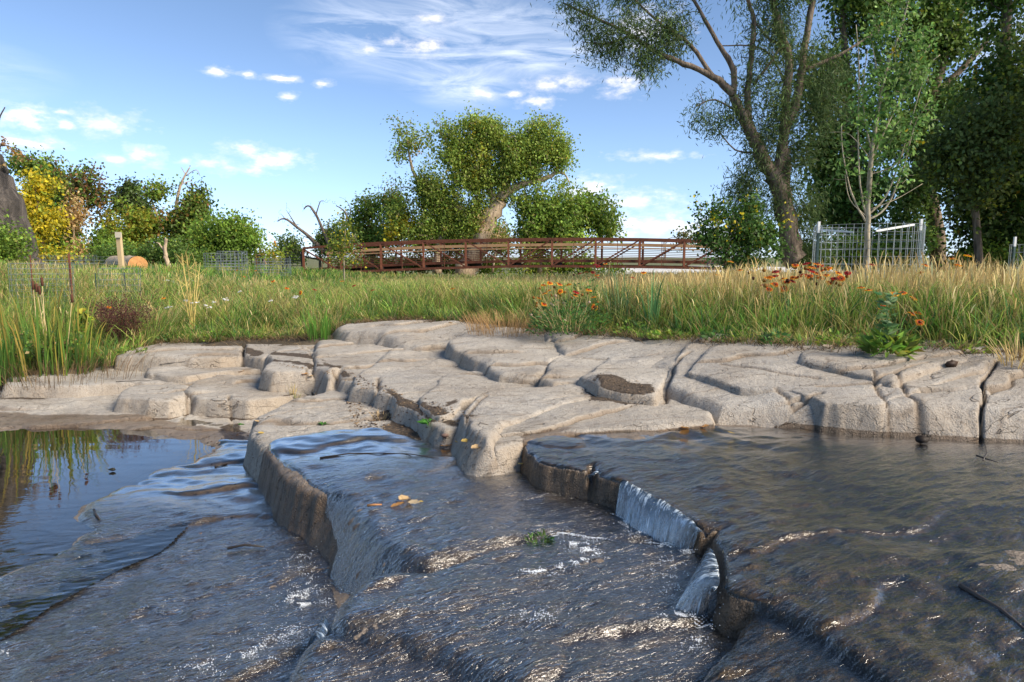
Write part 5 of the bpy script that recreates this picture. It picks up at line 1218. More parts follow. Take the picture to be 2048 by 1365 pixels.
# tall leafy plant at the right
b = Vector(hit(1775, 712)); r = empty('leafy_plant', tuple(b), 'upright pale green leafy plant at the rock edge on the right', 'plant')
leafy('foliage', r, b, 170, .12, .12, .10, .34, P_mid)
stem_to(r, b, b + Vector((-.03, 0, .36)), b, .004)
n = 90; P = np.stack([rng.normal(size=n) * .025 - .02, rng.normal(size=n) * .025, .05 + .32 * rng.random(n)], 1); a = rng.random(n) * 6.28
co, f, cv = leaves_np(P, unit(np.stack([np.cos(a), np.sin(a), np.full(n, .5)], 1)), .055 + .035 * rng.random(n), .36, pick(pal((3, (.14, .24, .09)), (2, (.09, .18, .06))), n), .1)
link('stem_leaves', np_mesh('stem_leaves', co, [f], M_leaf, False, cv), r)
# single flowers: pixel, kind, distance
singles = [(1437,551,'fire',6.2,'orange-red flower alone in the straw right of the bridge end'),(1722,576,'fire',4.9,'twin orange flower, the left one, below the wire cage'),(1737,581,'fire',4.9,'twin orange flower, the right one, below the wire cage'),
           (1790,588,'gold',4.8,'dull red flower, left of two, above the tall leafy plant'),(1806,586,'fire',4.8,'dull red flower, right of two, above the tall leafy plant'),(1827,597,'gold',4.9,'small yellow flower right of the two dull red ones'),
           (1764,614,'fire',4.7,'flat red-brown flower touching the top of the tall leafy plant'),(1824,628,'fire',4.7,'flat dark red flower beside a small yellow one'),(1836,627,'gold',4.75,'small yellow flower beside a flat dark red one'),(1840,645,'fire',4.55,'largest open red and yellow flower, right of the tall leafy plant'),
           (1842,546,'gold',5.4,'yellow-rimmed flower under the pale shrub'),(1851,531,'fire',5.2,'red and yellow flower with broad rim right of the cage'),(1905,518,'gold',5.4,'yellow flower standing near the walker in red'),(1916,531,'fire',5.2,'red and yellow flower below the one near the walker'),
           (1935,512,'gold',5.3,'highest yellow flower against the white sky gap'),(601,586,'gold',7.4,'bright yellow flower in the grass below the bridge abutment'),(574,577,'fire',7.9,'orange flower left of the bright yellow one'),(546,563,'fire',9,'small orange flower on a bent dry stalk'),
           (746,581,'wine',7.5,'dark red flower under the second bridge bay'),(708,572,'wine',8,'dark red flower under the first bridge bay'),(684,563,'fire',8.5,'small red flower under the bridge left end'),(905,578,'fire',8,'small red flower in the straw under the bridge middle'),
           (629,580,'wine',7.6,'wine-coloured flower right of the bright yellow one'),(489,554,'fire',11,'tiny orange flower among green spikes on the rise'),(474,541,'fire',12,'tiny orange flower higher on the rise'),(511,542,'gold',12,'tiny yellow flower right of the green spikes'),
           (1265,556,'wine',6.5,'red flower between two spiky grass tufts'),(1287,546,'gold',6.4,'orange flower at the top of the spiky tufts'),(1461,524,'gold',6.4,'orange flower in front of the aspen'),(1480,541,'fire',6.0,'orange flower right of the aspen stem'),
           (1695,547,'wine',5.5,'small dark flower under the left cage post'),(1745,530,'wine',5.6,'dark flower in front of the caged trunk'),(327,597,'gold',8,'small yellow flower beside the tall yellow weed'),(218,615,'gold',7,'yellow bloom on the dark red weed')]
for i, (px, py, k, Y_, lab) in enumerate(singles):
    p = Vector(ay(px, py, Y_)); bx_, by_ = p.x + random.uniform(-.05, .05), p.y + random.uniform(-.03, .06); b = Vector((bx_, by_, gz1(bx_, by_)))
    r = empty('blanket_flower', tuple(b), lab, 'flower', 'single blanket flowers in the meadow')
    stem_to(r, b, p, b); head(r, p, b, k, px in (1840, 601), 1.0 if Y_ < 7 else .9)
# white yarrow specks on the left bank
M_yar = simple_mat('white_petals', (.72, .70, .68), .8, .1)
V = MB(); 
for (px, py) in [(385,607),(395,605),(418,615),(450,598),(452,601),(478,584),(540,602),(334,616),(340,615),(413,612),(372,602),(428,605),(330,563),(336,561),(345,564),(388,563),(318,570),(322,569),(407,573),(590,597),(592,594)]:
    for _ in range(5):
        p = ay(px + random.uniform(-4, 4), py + random.uniform(-1.5, 1.5), 7.6 if py > 580 else 11); V.tube([p, (p[0], p[1], p[2] + .004)], .012, 6)
tag(V.build('white_blossom', M_yar), 'scattered tiny white blossoms on the left bank', None, None, 'stuff')

# --- cattails
def tuft(name, px, py, label, cat, n, ht, rad, wid, cols, lean=(.1, .5), tip=None, group=None, extra=None):
    b = Vector(hit(px, py)); z0 = b.z
    r = empty(name, tuple(b), label, cat, group)
    a = rng.random(n) * 6.283; rr = rad * rng.random(n) ** .5; x = b.x + rr * np.cos(a); y = b.y + rr * np.sin(a)
    h = ht * (.55 + .5 * rng.random(n)); cb = colsel(np.array(cols), n, .15); ct = colsel(np.array(tip), n, .15) if tip is not None else cb * 1.3
    g_ = GB(); g_.add(blades(x, y, h, wid * (.7 + .6 * rng.random(n)), lean[0] + (lean[1] - lean[0]) * rng.random(n), cb, ct, z=np.full(n, z0 - .03), az_=a + rng.normal(size=n) * .6))
    link('leaf_blades', g_.mesh('leaf_blades', b), r); return r, b
M_cat = simple_mat('cattail_spike', (.10, .035, .015), .9, .3, 60, .002)
GRC = [(.09, .19, .035), (.14, .24, .04), (.07, .14, .03)]
r, b = tuft('cattail_clump', 85, 745, 'tall cattails with brown spikes and yellowing blades at the left bank', 'cattails', 90, .85, .36, .012, GRC + [(.36, .28, .06)], (.05, .35), [(.50, .40, .08), (.2, .3, .05), (.45, .25, .06)])
for (px, py) in ((66, 570), (73, 575), (84, 563), (79, 580), (144, 596)):
    p = Vector(ay(px, py, b.y)); s_ = stem_to(r, Vector((b.x + (p.x - b.x) * .6, b.y, b.z)), p, b, .004, M_straw)
    mb = MB(); q = p - b; mb.tube([q + Vector((0, 0, -.045)), q + Vector((0, 0, -.04)), q + Vector((0, 0, .03)), q + Vector((0, 0, .036)), q + Vector((0, 0, .06))], [.003, .012, .012, .003, .0015], 8); mb.build('spike', M_cat, s_, True)
tuft('cattail_clump', 145, 740, 'yellow-green cattail blades right of the spiked ones', 'cattails', 70, .62, .25, .011, GRC + [(.4, .34, .06)], (.05, .45), [(.55, .45, .08), (.25, .35, .05)])
tuft('cattail_clump', 5, 760, 'deep green upright blades at the very left edge', 'cattails', 80, .45, .16, .012, GRC, (.02, .25), [(.12, .26, .04)])
tuft('cattail_clump', 60, 700, 'green reeds farther back behind the spiked cattails', 'cattails', 120, .75, .6, .010, GRC, (.1, .5), [(.2, .3, .05), (.45, .38, .08)])
tuft('grass_tuft', 640, 680, 'spiky bright green grass tuft left of the rounded top rock', 'grass tuft', 60, .36, .12, .009, [(.10, .24, .03), (.14, .30, .05)], (.05, .4))
tuft('grass_tuft', 1300, 668, 'blue-green spiky grass tuft rising in the straw', 'grass tuft', 26, .58, .06, .012, [(.10, .22, .08), (.14, .28, .10)], (.02, .25))
tuft('grass_tuft', 1245, 655, 'tall thin blue-green grasses left of the spiky tuft', 'grass tuft', 46, .62, .14, .007, [(.12, .20, .09), (.16, .25, .10)], (.05, .3))
tuft('grass_tuft', 440, 640, 'dark green rush stems standing on the left rise', 'grass tuft', 60, .40, .35, .007, [(.05, .13, .04), (.07, .16, .05)], (.02, .12), [(.07, .15, .04)])
tuft('grass_tuft', 2035, 725, 'dry straw tuft drooping over the rock at the right edge', 'grass tuft', 60, .22, .08, .005, STR, (.4, 1.0), STR)
tuft('dry_weed', 1015, 660, 'orange-brown dried weed along the back edge of the rocks', 'weed', 420, .24, .38, .0035, [(.40, .24, .10), (.50, .32, .14)], (.3, 1.0), [(.55, .36, .16)])
tuft('dry_weed', 120, 748, 'tangled brown stalks at the foot of the cattails', 'weed', 420, .28, .75, .004, [(.26, .17, .09), (.36, .25, .12), (.16, .10, .05)], (.3, 1.1), [(.34, .2, .1)])
# dark red weed and yellow weed: branching stalks
def branchy(name, px, py, label, ht, wid, nmain, nsub, colm, seedcol, seed_n, r0=.004, cat='weed', ydist=None, seedsz=.008):
    b = Vector(hit(px, py)) if ydist is None else Vector(on_ground(px, ydist)); r = empty(name, tuple(b), label, cat); mb = MB(); tips = []
    for k in range(nmain):
        a = random.uniform(0, 6.28); tp_ = Vector((math.cos(a) * wid * random.random() ** .5, math.sin(a) * wid * random.random() ** .5, ht * random.uniform(.7, 1)))
        mid = tp_ * .5 + Vector((0, 0, ht * .08)); mb.tube([(0, 0, -.02), mid, tp_], [r0, r0 * .7, r0 * .35], 4, False)
        for j in range(nsub):
            t_ = random.uniform(.3, .95); s0 = tp_ * t_ + Vector((0, 0, ht * .05 * (1 - t_))); e_ = s0 + Vector((random.gauss(0, wid * .25), random.gauss(0, wid * .25), random.uniform(.05, .22) * ht))
            mb.tube([s0, e_], [r0 * .4, r0 * .2], 3, False); tips += [e_, (s0 + e_) / 2]
        tips.append(tp_)
    mb.build('stems', colm, r)
    if seed_n:
        T_ = np.array([tuple(t_) for t_ in tips]); k = rng.integers(0, len(T_), seed_n); P = T_[k] + rng.normal(size=(seed_n, 3)) * wid * .06
        co, f, cv = leaves_np(P, unit(rng.normal(size=(seed_n, 3))), seedsz * (.6 + .8 * rng.random(seed_n)), .8, pick(seedcol, seed_n, .2), 0)
        tag(link('seeds', np_mesh('seeds', co, [f], M_leaf, False, cv), r), None, None, None, 'stuff')
    return r
M_redst = simple_mat('dark_red_stem', (.12, .045, .035), .8, .3)
branchy('dark_red_weed', 235, 655, 'bushy dark red weed gone to seed behind the left rocks', .62, .34, 50, 9, M_redst, pal((4, (.10, .035, .035)), (2, (.16, .06, .04)), (1, (.2, .13, .08))), 4200, .003, ydist=7.0, seedsz=.014)
branchy('yellow_weed', 378, 660, 'tall bare yellow branching weed stalk on the left rise', .95, .36, 6, 10, simple_mat('yellow_stem', (.60, .45, .13), .7, .2), pal((1, (.6, .48, .15))), 250, .006, ydist=7.6, seedsz=.007)
branchy('seed_stalk', 1100, 640, 'dry brown branching seed stalk in front of the bridge middle', .62, .05, 2, 8, M_straw, pal((1, (.40, .24, .12)), (1, (.5, .35, .2))), 160, .003, ydist=6.9, seedsz=.012)
branchy('seed_stalk', 1213, 640, 'dry forked seed stalk between blanket flowers and spiky grass', .62, .06, 2, 6, M_straw, pal((1, (.45, .30, .15))), 60, .003, ydist=6.7, seedsz=.010)
branchy('drooping_sprig', 150, 640, 'green and yellow drooping leafy sprig among the cattails', .55, .12, 4, 5, M_stem, pal((3, (.20, .32, .05)), (2, (.50, .45, .06))), 90, .004, ydist=6.9, seedsz=.06)
branchy('weed_bush', 75, 650, 'green leafy weed in front of the cattails at the left edge', .34, .40, 30, 8, M_stem, pal((3, G2), (2, (.10, .2, .06)), (1, TN)), 900, .003, ydist=6.35, seedsz=.035)
for i, (px, Yo) in enumerate([(330,.25),(420,.2),(520,.3),(610,.6),(760,.3),(860,.25),(960,.5),(1270,.3),(1340,.2),(1440,.25),(1500,.6),(1690,.25),(1880,.3),(1960,.2),(250,.3),(1560,.2),(700,.8),(1380,.9)]):
    kx = ray(px, 515)[0] / ray(px, 515)[1]; y_ = 5.0
    for _ in range(12): y_ = float(edge_y(kx * y_)) + Yo * .6
    b = Vector((kx * y_, y_, gz1(kx * y_, y_))); r = empty('leafy_weed', tuple(b), 'low broad-leaved weed ' + ['behind the left half of the high far-left block', 'behind the middle of the high far-left block', 'behind the block right of the vertical crack', 'left of the bright green tuft, in the grass', 'behind the rounded top rock, its left one', 'behind the rounded top rock, the middle one', 'at the left side of the orange-brown dried weed', 'just right of the mounded blanket flower plant', 'below the tall straw tuft, right of the blue-green grass', 'between the two tall straw tufts behind the long slab', 'in the grass under the left end of the red flower clump', 'left of the upright leafy plant at the rock edge', 'right of the upright leafy plant, near the dark lump', 'left of the dry straw tuft at the right edge', 'at the left end of the high far-left block', 'at the rock edge below the red flower clump', 'right of the bright green tuft, deep in the grass', 'deep in the straw above the long pale slab'][i], 'weed', 'low broad-leaved weeds along the rock edge')
    leafy('foliage', r, b, 90, random.uniform(.09, .16), random.uniform(.05, .14), random.uniform(.03, .05), .5, P_mid if i % 3 else P_gail)
for i, (px, py, lab) in enumerate([(420,590,'yellowing grass tuft left of the tall yellow weed stalks'),(520,600,'straw tuft between the yellow weed and the bright green tuft'),(700,620,'straw tuft right of the bright green tuft'),(820,625,'straw tuft behind the rounded top rock'),(930,620,'tawny tuft behind the rounded top rock, the right one'),(300,640,'tawny tuft beside the dark red weed'),(1380,640,'tall straw tuft right of the blue-green spiky one'),(1480,640,'tall straw tuft left of the red flower clump'),(1900,650,'tall straw tuft right of the open red and yellow flower'),(1990,640,'tall straw tuft near the right edge')]):
    tuft('grass_tuft', px, py, lab, 'grass tuft', 90, .50 if px > 1000 else .42, .12, .004, STR, (.08, .5), STR)
# rosettes and tufts on the rocks
def rosette(px, py, label, n, s_):
    b = Vector(hit(px, py)); r = empty('rosette_weed', (b.x, b.y, b.z), label, 'weed')
    for k in range(n):
        a = k * 2.4; el = .25 + .7 * (k / n); D = np.array([[math.cos(a) * math.cos(el), math.sin(a) * math.cos(el), math.sin(el)]])
        co, f, cv = leaves_np(np.zeros((1, 3)), D, np.array([s_ * (1 - .4 * k / n)]), .42, np.array([(.10, .30, .05)]) * random.uniform(.7, 1.25), .25)
        link('leaf', np_mesh('leaf', co, [f], M_leaf, False, cv), r)
rosette(856, 852, 'bright green rosette weed growing at the foot of the lobed slab', 12, .085)
rosette(646, 850, 'small flat green weed on the dry middle shelf', 10, .05)
rosette(482, 850, 'tiny green weed in the dark corner by the left pool', 8, .035)
tuft('dry_tuft', 584, 792, 'thin yellow dry stalks sprouting from a soil patch on the left slabs', 'dry grass', 12, .14, .03, .004, [(.62, .46, .16)], (.05, .4), [(.6, .5, .2), (.25, .35, .08)])
tuft('dry_tuft', 592, 792, 'short green and yellow tuft beside the thin yellow stalks', 'dry grass', 26, .06, .035, .004, [(.30, .36, .10), (.5, .42, .15)], (.2, .8))
tuft('dry_tuft', 762, 835, 'small straw-coloured tuft in the soil under the split lobe', 'dry grass', 40, .07, .05, .004, [(.55, .40, .20)], (.3, 1.0), [(.6, .45, .25)])
# fallen leaves
M_dl = {}
def dead_leaf(px, py, label, s_, col, rot, zoff=.004, curl=.4, z=None):
    b = Vector(hit(px, py)); 
    if z is not None: b = Vector(az(px, py, z))
    n1, n2 = 9, 5; V = []; q = []
    for i in range(n1):
        t_ = i / (n1 - 1); w_ = math.sin(math.pi * (t_ * .92 + .04)) ** .7 * .36
        for j in range(n2):
            s2 = (j / (n2 - 1) - .5) * 2
            V.append(((t_ - .5) * s_, s2 * w_ * s_ * (1 + .15 * math.sin(i * 2.3 + j)), curl * s_ * (.35 * abs(s2) ** 1.6 * w_ * 2 + .22 * (t_ - .5) ** 2 * 2) + .02 * s_ * math.sin(i * 1.9 + j * 2.7)))
    for i in range(n1 - 1):
        for j in range(n2 - 1): q.append((i*n2+j, i*n2+j+1, (i+1)*n2+j+1, (i+1)*n2+j))
    cc = np.array(col) * (1 + .12 * rng.normal(size=(len(V), 1)))
    o = link('fallen_leaf', np_mesh('fallen_leaf', V, [np.array(q)], M_leaf, True, cc)); o.location = (b.x, b.y, b.z + zoff); o.rotation_euler = (R(random.uniform(-15, 15)), R(random.uniform(-15, 15)), R(rot))
    tag(o, label, 'leaf', 'fallen leaves on the rocks and water')
YL1 = (.62, .44, .12); TL = (.60, .42, .22); OL = (.62, .33, .12)
for a in [(808, 1008, 'largest curled tan leaf standing up on the middle ledge', .062, TL, 60, .014, .9), (795, 1016, 'flat orange leaf under the curled tan one', .055, OL, 10, .010), (828, 1012, 'pale leaf lying right of the curled tan one', .05, (.7, .55, .35), -20, .010),
          (842, 1009, 'yellow-green leaf tip at the right of the leaf cluster', .02, YL1, 0, .010), (953, 902, 'tan curled leaf on the wet shelf below the slanting block', .055, TL, 30, .006, .9), (915, 887, 'yellow leaf on the soil, left of a pair', .04, YL1, 80), (931, 888, 'yellow leaf on the soil, right of a pair', .045, YL1, 20, .01, .8),
          (893, 894, 'long flat tan leaf at the lower edge of the soil', .06, OL, 5), (1043, 934, 'pale yellow leaf stuck in the wet corner beside the fall', .05, (.66, .55, .2), 70, .01), (522, 868, 'yellow leaf in the dark corner by the left pool', .035, YL1, 10), (515, 845, 'tan leaf in the corner under the low slabs', .035, TL, 30),
          (610, 755, 'orange leaf in the soil under the cut block', .05, OL, 10), (622, 757, 'pale brown leaf right of the orange one', .045, TL, -10), (483, 747, 'brown leaf on the low slabs', .05, OL, 25), (733, 823, 'white-tan leaf on the dry shelf', .03, (.7, .6, .5), 0), (1462, 878, 'small yellow leaf drifting at the edge of the upper sheet', .035, YL1, 0, .03),
          (1370, 862, 'tan leaf floating near the big rock', .05, OL, 15, .015), (1408, 860, 'orange leaf floating near the big rock', .05, OL, -10, .015), (1656, 697, 'pale flat leaf or stone at the back edge of the rocks', .07, (.6, .5, .4), 0, .01), (107, 959, 'pale leaf afloat on the left pool', .03, TL, 0, .09), (901, 648, 'pale brown leaf on the rounded top rock', .05, TL, 40)]:
    dead_leaf(*a)
# sticks and twigs
M_twig = simple_mat('wet_black_twig', (.035, .026, .02), .5, .3, 20)
def twig(pts, label, r_, mat=M_twig, z=None, lift=.006, cat='twig', name='twig', k=6):
    P = [Vector(hit(*p)) if z is None else Vector(az(p[0], p[1], z)) for p in pts]
    P = [p + Vector((0, 0, lift)) for p in P]; m_ = sum(P, Vector()) / len(P)
    mb = MB(); mb.tube([p - m_ for p in P], [r_ * (1 - .5 * i / (len(P) - 1)) for i in range(len(P))], k); o = mb.build(name, mat, None, True); o.location = m_; tag(o, label, cat, 'twigs and sticks in the stream')
twig([(640,921),(700,913),(760,912),(820,914),(878,922)], 'long curved black twig on the wet middle shelf', .004, lift=.012)
twig([(735,1019),(750,1017),(764,1018)], 'short orange-brown stick left of the leaf cluster', .006, simple_mat('orange_stick', (.40, .18, .06), .6, .2), lift=.014)
twig([(455,1105),(490,1098),(528,1102)], 'dark curved stick on the left apron', .006, lift=.016)
twig([(188,1025),(192,1035),(200,1045)], 'small stick at the tip of the left pool', .006, lift=.012)
twig([(430,938),(455,933)], 'short black stick at the right shore of the left pool', .006, lift=.012)
twig([(232,765),(300,763)], 'thin straight twig on the long low slab', .003)
twig([(320,733),(400,728)], 'thin dark twig on the thin overlapping slab', .003)
twig([(1920,1180),(1960,1200),(2000,1225),(2048,1265),(2120,1320)], 'thick dark branch under the water at the right edge', .007, lift=.006, cat='branch', name='branch', k=8)
twig([(1952,918),(1972,925),(1995,932)], 'forked brown twig poking out of the upper pool', .004, z=.43, lift=.015)
twig([(1965,935),(1972,920),(1970,905)], 'upright bit of twig in the upper pool', .003, z=.43, lift=.03)
twig([(1000,862),(960,850),(930,905)], 'thin dark stem hanging over the slanting block', .0025, lift=.01)
# stones and lumps
def stone(px, py, label, s_, col, z=None, name='stone', grp='small stones'):
    b = Vector(hit(px, py)) if z is None else Vector(az(px, py, z)); V = []; n1, n2 = 7, 5; g_ = np.random.default_rng(px)
    for i in range(n2):
        th = math.pi * (i + .15) / (n2 - .7)
        for k in range(n1):
            a = 2 * math.pi * k / n1; rr = s_ * math.sin(th) * (1 + .2 * g_.normal()); V.append((rr * math.cos(a), rr * .7 * math.sin(a), s_ * .5 * math.cos(th) * (1 + .1 * g_.normal())))
    q = [(i*n1+k, i*n1+(k+1)%n1, (i+1)*n1+(k+1)%n1, (i+1)*n1+k) for i in range(n2-1) for k in range(n1)]
    cc = np.tile(np.array([col]), (len(V), 1)) * (1 + .15 * g_.normal(size=(len(V), 1)))
    me = np_mesh(name, V, [np.array(q)], M_leaf, True, cc); o = link(name, me); o.location = (b.x, b.y, b.z + s_ * .3); tag(o, label, 'stone', grp)
stone(1903, 734, 'dark brown lump lying on top of the big right-hand rock', .045, (.08, .05, .035))
stone(1842, 883, 'dark clump of debris in the upper pool below the big rock', .035, (.06, .045, .035), .43)
stone(225, 941, 'small dark clump floating in the left pool', .018, (.05, .05, .04), .085)
stone(890, 881, 'pinkish brown pebble on the soil by the yellow leaves', .022, (.30, .20, .16))
stone(402, 1070, 'orange-brown pebble on the wet left apron', .010, (.40, .22, .10))
stone(1300, 700, 'pale stone at the meadow edge behind the long slab', .03, (.5, .42, .34)) if False else None
# tan rock showing in the grass at the far right
stone(2040, 628, 'flat pale rock half hidden in the grass at the right edge', .16, (.46, .40, .32), None, 'meadow_rock', None)
# pebbles / grit on the apron and shelf
g = GB(); V = []; q = []; cc = []
def scatter_bits(n, poly, z, s0, s1, cols, name, label):
    P = PX(poly, z); xs = [p[0] for p in P]; yy = [p[1] for p in P]; V = []; q = []; cc = []
    c_ = 0
    while c_ < n:
        x = random.uniform(min(xs), max(xs)); y = random.uniform(min(yy), max(yy))
        if sdf(P, np.array([x]), np.array([y]))[0] < 0: continue
        z_ = top_at(x, y); s_ = random.uniform(s0, s1) * random.random() ** .5; a = random.uniform(0, 6.28); b = len(V); ca, sa = math.cos(a), math.sin(a); e = random.uniform(.3, 1)
        V += [(x + ca*s_, y + sa*s_, z_ + .003), (x - sa*s_*e, y + ca*s_*e, z_ + .003), (x - ca*s_, y - sa*s_, z_ + .003), (x + sa*s_*e, y - ca*s_*e, z_ + .003), (x, y, z_ + .003 + s_ * .5)]
        q += [(b, b+1, b+4), (b+1, b+2, b+4), (b+2, b+3, b+4), (b+3, b, b+4)]; col = random.choice(cols); f_ = random.uniform(.7, 1.3); cc += [tuple(k * f_ for k in col)] * 5; c_ += 1
    o = link(name, np_mesh(name, V, [np.array(q)], M_leaf, False, np.array(cc))); tag(o, label, None, None, 'stuff')
scatter_bits(900, [(520,745),(700,775),(830,838),(935,880),(985,895),(880,885),(735,870),(700,852),(690,785),(560,755)], .29, .003, .014, [(.06, .04, .03), (.25, .17, .10), (.36, .26, .16), (.10, .07, .05)], 'bark_chips', 'bark chips and litter in the soil between the slabs')
scatter_bits(260, [(1160,792),(1220,787),(1310,797),(1318,812),(1260,822),(1170,812)], .43, .003, .012, [(.08, .06, .04), (.25, .18, .12)], 'grit', 'grit gathered on the apron slab')
scatter_bits(160, [(400,880),(500,850),(520,960),(580,1060),(420,1100),(380,1000)], .09, .003, .012, [(.03, .025, .02), (.10, .06, .04)], 'pebbles', 'dark grit and pebbles on the wet apron')
scatter_bits(700, [(0,775),(500,800),(1000,900),(1400,850),(2048,870),(2048,730),(1500,700),(900,655),(480,690),(240,705)], .4, .002, .008, [(.05, .04, .03), (.22, .17, .12)], 'specks', 'small dark specks on the dry slabs')
# brown litter along the meadow edge
n = 5200; x = (rng.random(n) * 2 - 1) * 6.5; y = edge_y(x) + rng.normal(size=n) * .09 + .03
z = np.array([top_at(a, b) for a, b in zip(x, y)])
g = GB(); g.add(blades(x, y, .02 + .06 * rng.random(n), .003 + .003 * rng.random(n), 1.5 + 1.5 * rng.random(n), colsel(np.array([(.10, .065, .04), (.20, .13, .07), (.34, .24, .13)]), n), colsel(np.array([(.22, .15, .08), (.38, .28, .16)]), n), z=z))
tag(link('plant_litter', g.mesh('plant_litter')), 'brown dead litter along the back edge of the rocks', None, None, 'stuff')

# ================================================================== FALLING WATER AND FOAM
def fall_mat():
    m, t = new_mat('falling_water'); u = attr(t, 'u').outputs['Fac']; v = attr(t, 'v').outputs['Fac']
    c = t.nodes.new('ShaderNodeCombineXYZ'); t.links.new(mth(t, 'MULTIPLY', u, 17), c.inputs[0]); t.links.new(mth(t, 'MULTIPLY', v, 1.3), c.inputs[1])
    n = mth(t, 'ADD', mth(t, 'MULTIPLY', noise(t, 1.0, 5, .7, c.outputs[0], .6), .62), mth(t, 'MULTIPLY', noise(t, 3.6, 3, .6, c.outputs[0], .3), .38))
    w = mth(t, 'MULTIPLY', mth(t, 'SUBTRACT', n, .50), 8, clamp=True)
    df = pbsdf(t, (.62, .72, .80), .35)
    gl = t.nodes.new('ShaderNodeBsdfGlossy'); gl.inputs['Roughness'].default_value = .12
    b = bump(t, n, 1, .01); t.links.new(b, gl.inputs['Normal'])
    tr = t.nodes.new('ShaderNodeBsdfTransparent'); tr.inputs[0].default_value = (.55, .66, .74, 1)
    m1 = t.nodes.new('ShaderNodeMixShader'); m1.inputs[0].default_value = .30; t.links.new(tr.outputs[0], m1.inputs[1]); t.links.new(gl.outputs[0], m1.inputs[2])
    m2 = t.nodes.new('ShaderNodeMixShader'); t.links.new(mth(t, 'MULTIPLY', w, .85), m2.inputs[0]); t.links.new(m1.outputs[0], m2.inputs[1]); t.links.new(df, m2.inputs[2])
    out(t, m2.outputs[0]); return m
M_fall = fall_mat()
def fall(top, bot, zt, zb, nu, nv, name, label, bulge=.02, seed=0, thick=.0015):
    T_ = [Vector(az(*p, zt)) for p in top]; B_ = [Vector(az(*p, zb)) for p in bot]
    def samp(P, s_):
        f_ = s_ * (len(P) - 1); i = min(int(f_), len(P) - 2); return P[i].lerp(P[i + 1], f_ - i)
    co = []; U = []; Vv = []
    for i in range(nu):
        s_ = i / (nu - 1); a = samp(T_, s_); b = samp(B_, s_); bk = Vector((a.x - b.x, a.y - b.y, 0)); a = a + bk.normalized() * .022 if bk.length > 1e-4 else a; w1 = float(fbm(np.array([s_ * 14.0]), np.array([seed * 3.0]), 3, 900)[0])
        w1 *= .007
        for j in range(nv):
            t_ = j / (nv - 1); h = a.lerp(b, t_); z_ = a.z + (b.z - a.z) * t_ ** 2.0
            d_ = (b - a); d_.z = 0
            co.append((h.x + d_.x * (t_ ** .6 - t_) * .5 + w1 * t_, h.y + d_.y * (t_ ** .6 - t_) * .5 + w1 * t_, z_ + .3 * w1 * (1 - t_))); U.append(s_ * top_len(T_)); Vv.append(t_)
    q = [(i*nv+j, (i+1)*nv+j, (i+1)*nv+j+1, i*nv+j+1) for i in range(nu-1) for j in range(nv-1)]
    me = np_mesh(name, co, [np.array(q)], M_fall, True, None, {'u': np.array(U) * 2.6, 'v': np.array(Vv)})
    o = link(name, me); sm = o.modifiers.new('solid', 'SOLIDIFY'); sm.thickness = thick
    return tag(o, label, 'waterfall')
def top_len(T_): return sum((T_[i + 1] - T_[i]).length for i in range(len(T_) - 1))
fall([(1243,962),(1280,983),(1322,1006),(1362,1033),(1402,1062)], [(1230,1034),(1262,1062),(1300,1082),(1345,1104),(1382,1116)], .414, .292, 90, 16, 'waterfall', 'curtain of streaked water pouring over the ledge', seed=1)
fall([(1421,1096),(1420,1120),(1422,1145),(1425,1176)], [(1400,1150),(1372,1185),(1345,1228),(1412,1240)], .412, .285, 40, 14, 'small_waterfall', 'slanting spout of water in the notch right of the curtain', seed=2)
fall([(1180,948),(1190,940)], [(1158,994),(1166,998)], .412, .292, 6, 12, 'trickle', 'thin trickle running off the ledge left of the curtain', seed=3)
fall([(655,1240),(648,1262),(640,1280)], [(640,1262),(622,1290),(612,1305)], .262, .15, 20, 10, 'small_waterfall', 'little spill at the nose of the lower ledge in the foreground', seed=4)
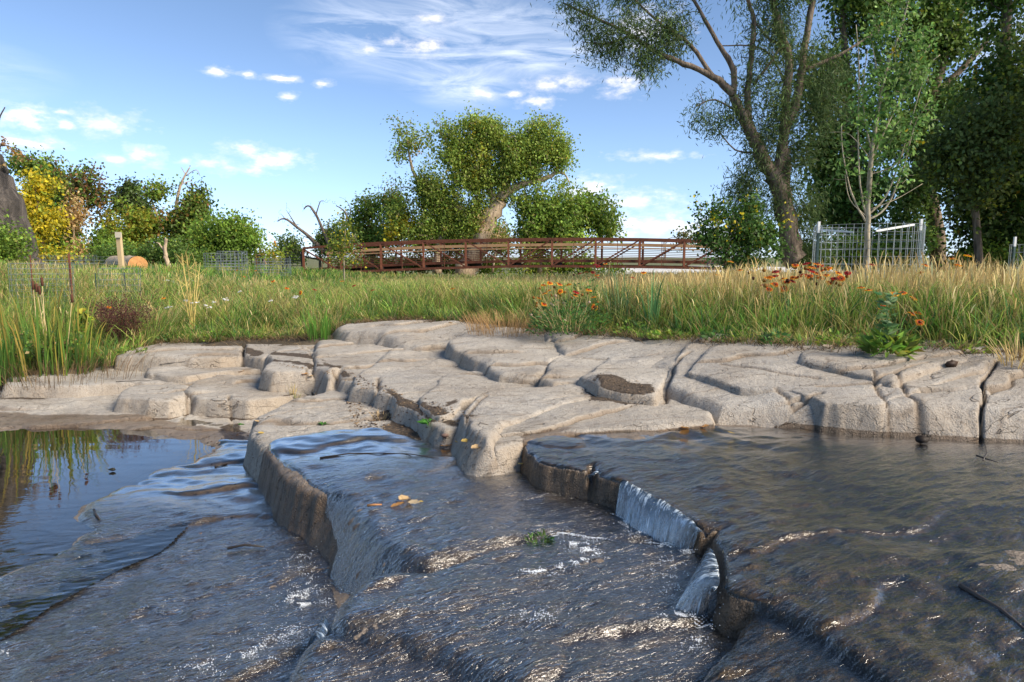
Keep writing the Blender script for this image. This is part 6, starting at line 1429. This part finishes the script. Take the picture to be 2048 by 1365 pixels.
# foam
M_foam, t = new_mat('foam'); out(t, pbsdf(t, (.78, .82, .86), .35))
def foam(lines, name, label, zf):
    V = []; q = []
    for (pts, z, w, n, s0) in lines:
        P = [Vector(az(*p, z)) for p in pts]
        for _ in range(n):
            f_ = random.random() * (len(P) - 1); i = int(f_); p = P[i].lerp(P[i + 1], f_ - i); rr = abs(random.gauss(0, 1)) * w * (.4 + 1.2 * random.random()); a = random.uniform(0, 6.28)
            x, y = p.x + math.cos(a) * rr * 1.5, p.y + math.sin(a) * rr
            if fbm(np.array([x * 38.]), np.array([y * 38.]), 2, 950)[0] < .02: continue
            z_ = max(top_at(x, y) + .012, z - .02); s_ = s0 * random.uniform(.4, 1.2); b = len(V)
            V += [(x + s_, y, z_), (x, y + s_, z_), (x - s_, y, z_), (x, y - s_, z_), (x, y, z_ + s_ * .9), (x, y, z_ - s_ * .5)]
            q += [(b, b+1, b+4), (b+1, b+2, b+4), (b+2, b+3, b+4), (b+3, b, b+4), (b+1, b, b+5), (b+2, b+1, b+5), (b+3, b+2, b+5), (b, b+3, b+5)]
    o = link(name, np_mesh(name, V, [np.array(q)], M_foam, True)); tag(o, label, None, None, 'stuff')
foam([([(1050,1150),(1100,1145),(1150,1135),(1190,1118),(1170,1105),(1140,1095)], .30, .016, 2200, .0017), ([(1230,1035),(1262,1064),(1300,1085),(1345,1107),(1392,1120)], .30, .016, 1300, .0016),
      ([(1330,1130),(1360,1170),(1370,1200)], .30, .04, 900, .0016), ([(1350,1235),(1380,1250),(1412,1245)], .29, .025, 1100, .0017), ([(1380,1300),(1400,1280)], .29, .02, 200, .0016), ([(1100,1060),(1130,1075),(1210,1090)], .30, .025, 600, .0016), ([(1040,1240),(1110,1250)], .27, .035, 300, .0016),
      ([(600,1110),(605,1160),(618,1200),(630,1240)], .09, .03, 1300, .0017), ([(590,1195),(600,1215),(610,1230)], .09, .035, 900, .0017), ([(500,1330),(560,1300),(600,1290),(640,1330)], .08, .06, 1200, .0016), ([(380,1360),(480,1330),(560,1345)], .08, .06, 700, .0016), ([(0,1310),(20,1312)], .07, .015, 120, .0016)],
     'foam', 'white bubbles where the falling water lands', None)
# weed in the water
b = Vector(hit(1080, 1088)); r = empty('water_weed', tuple(b), 'green tuft of weed in the water beside the foam', 'water weed')
leafy('foliage', r, b, 90, .045, .03, .025, .3, pal((2, (.12, .22, .05)), (1, (.05, .09, .04))))
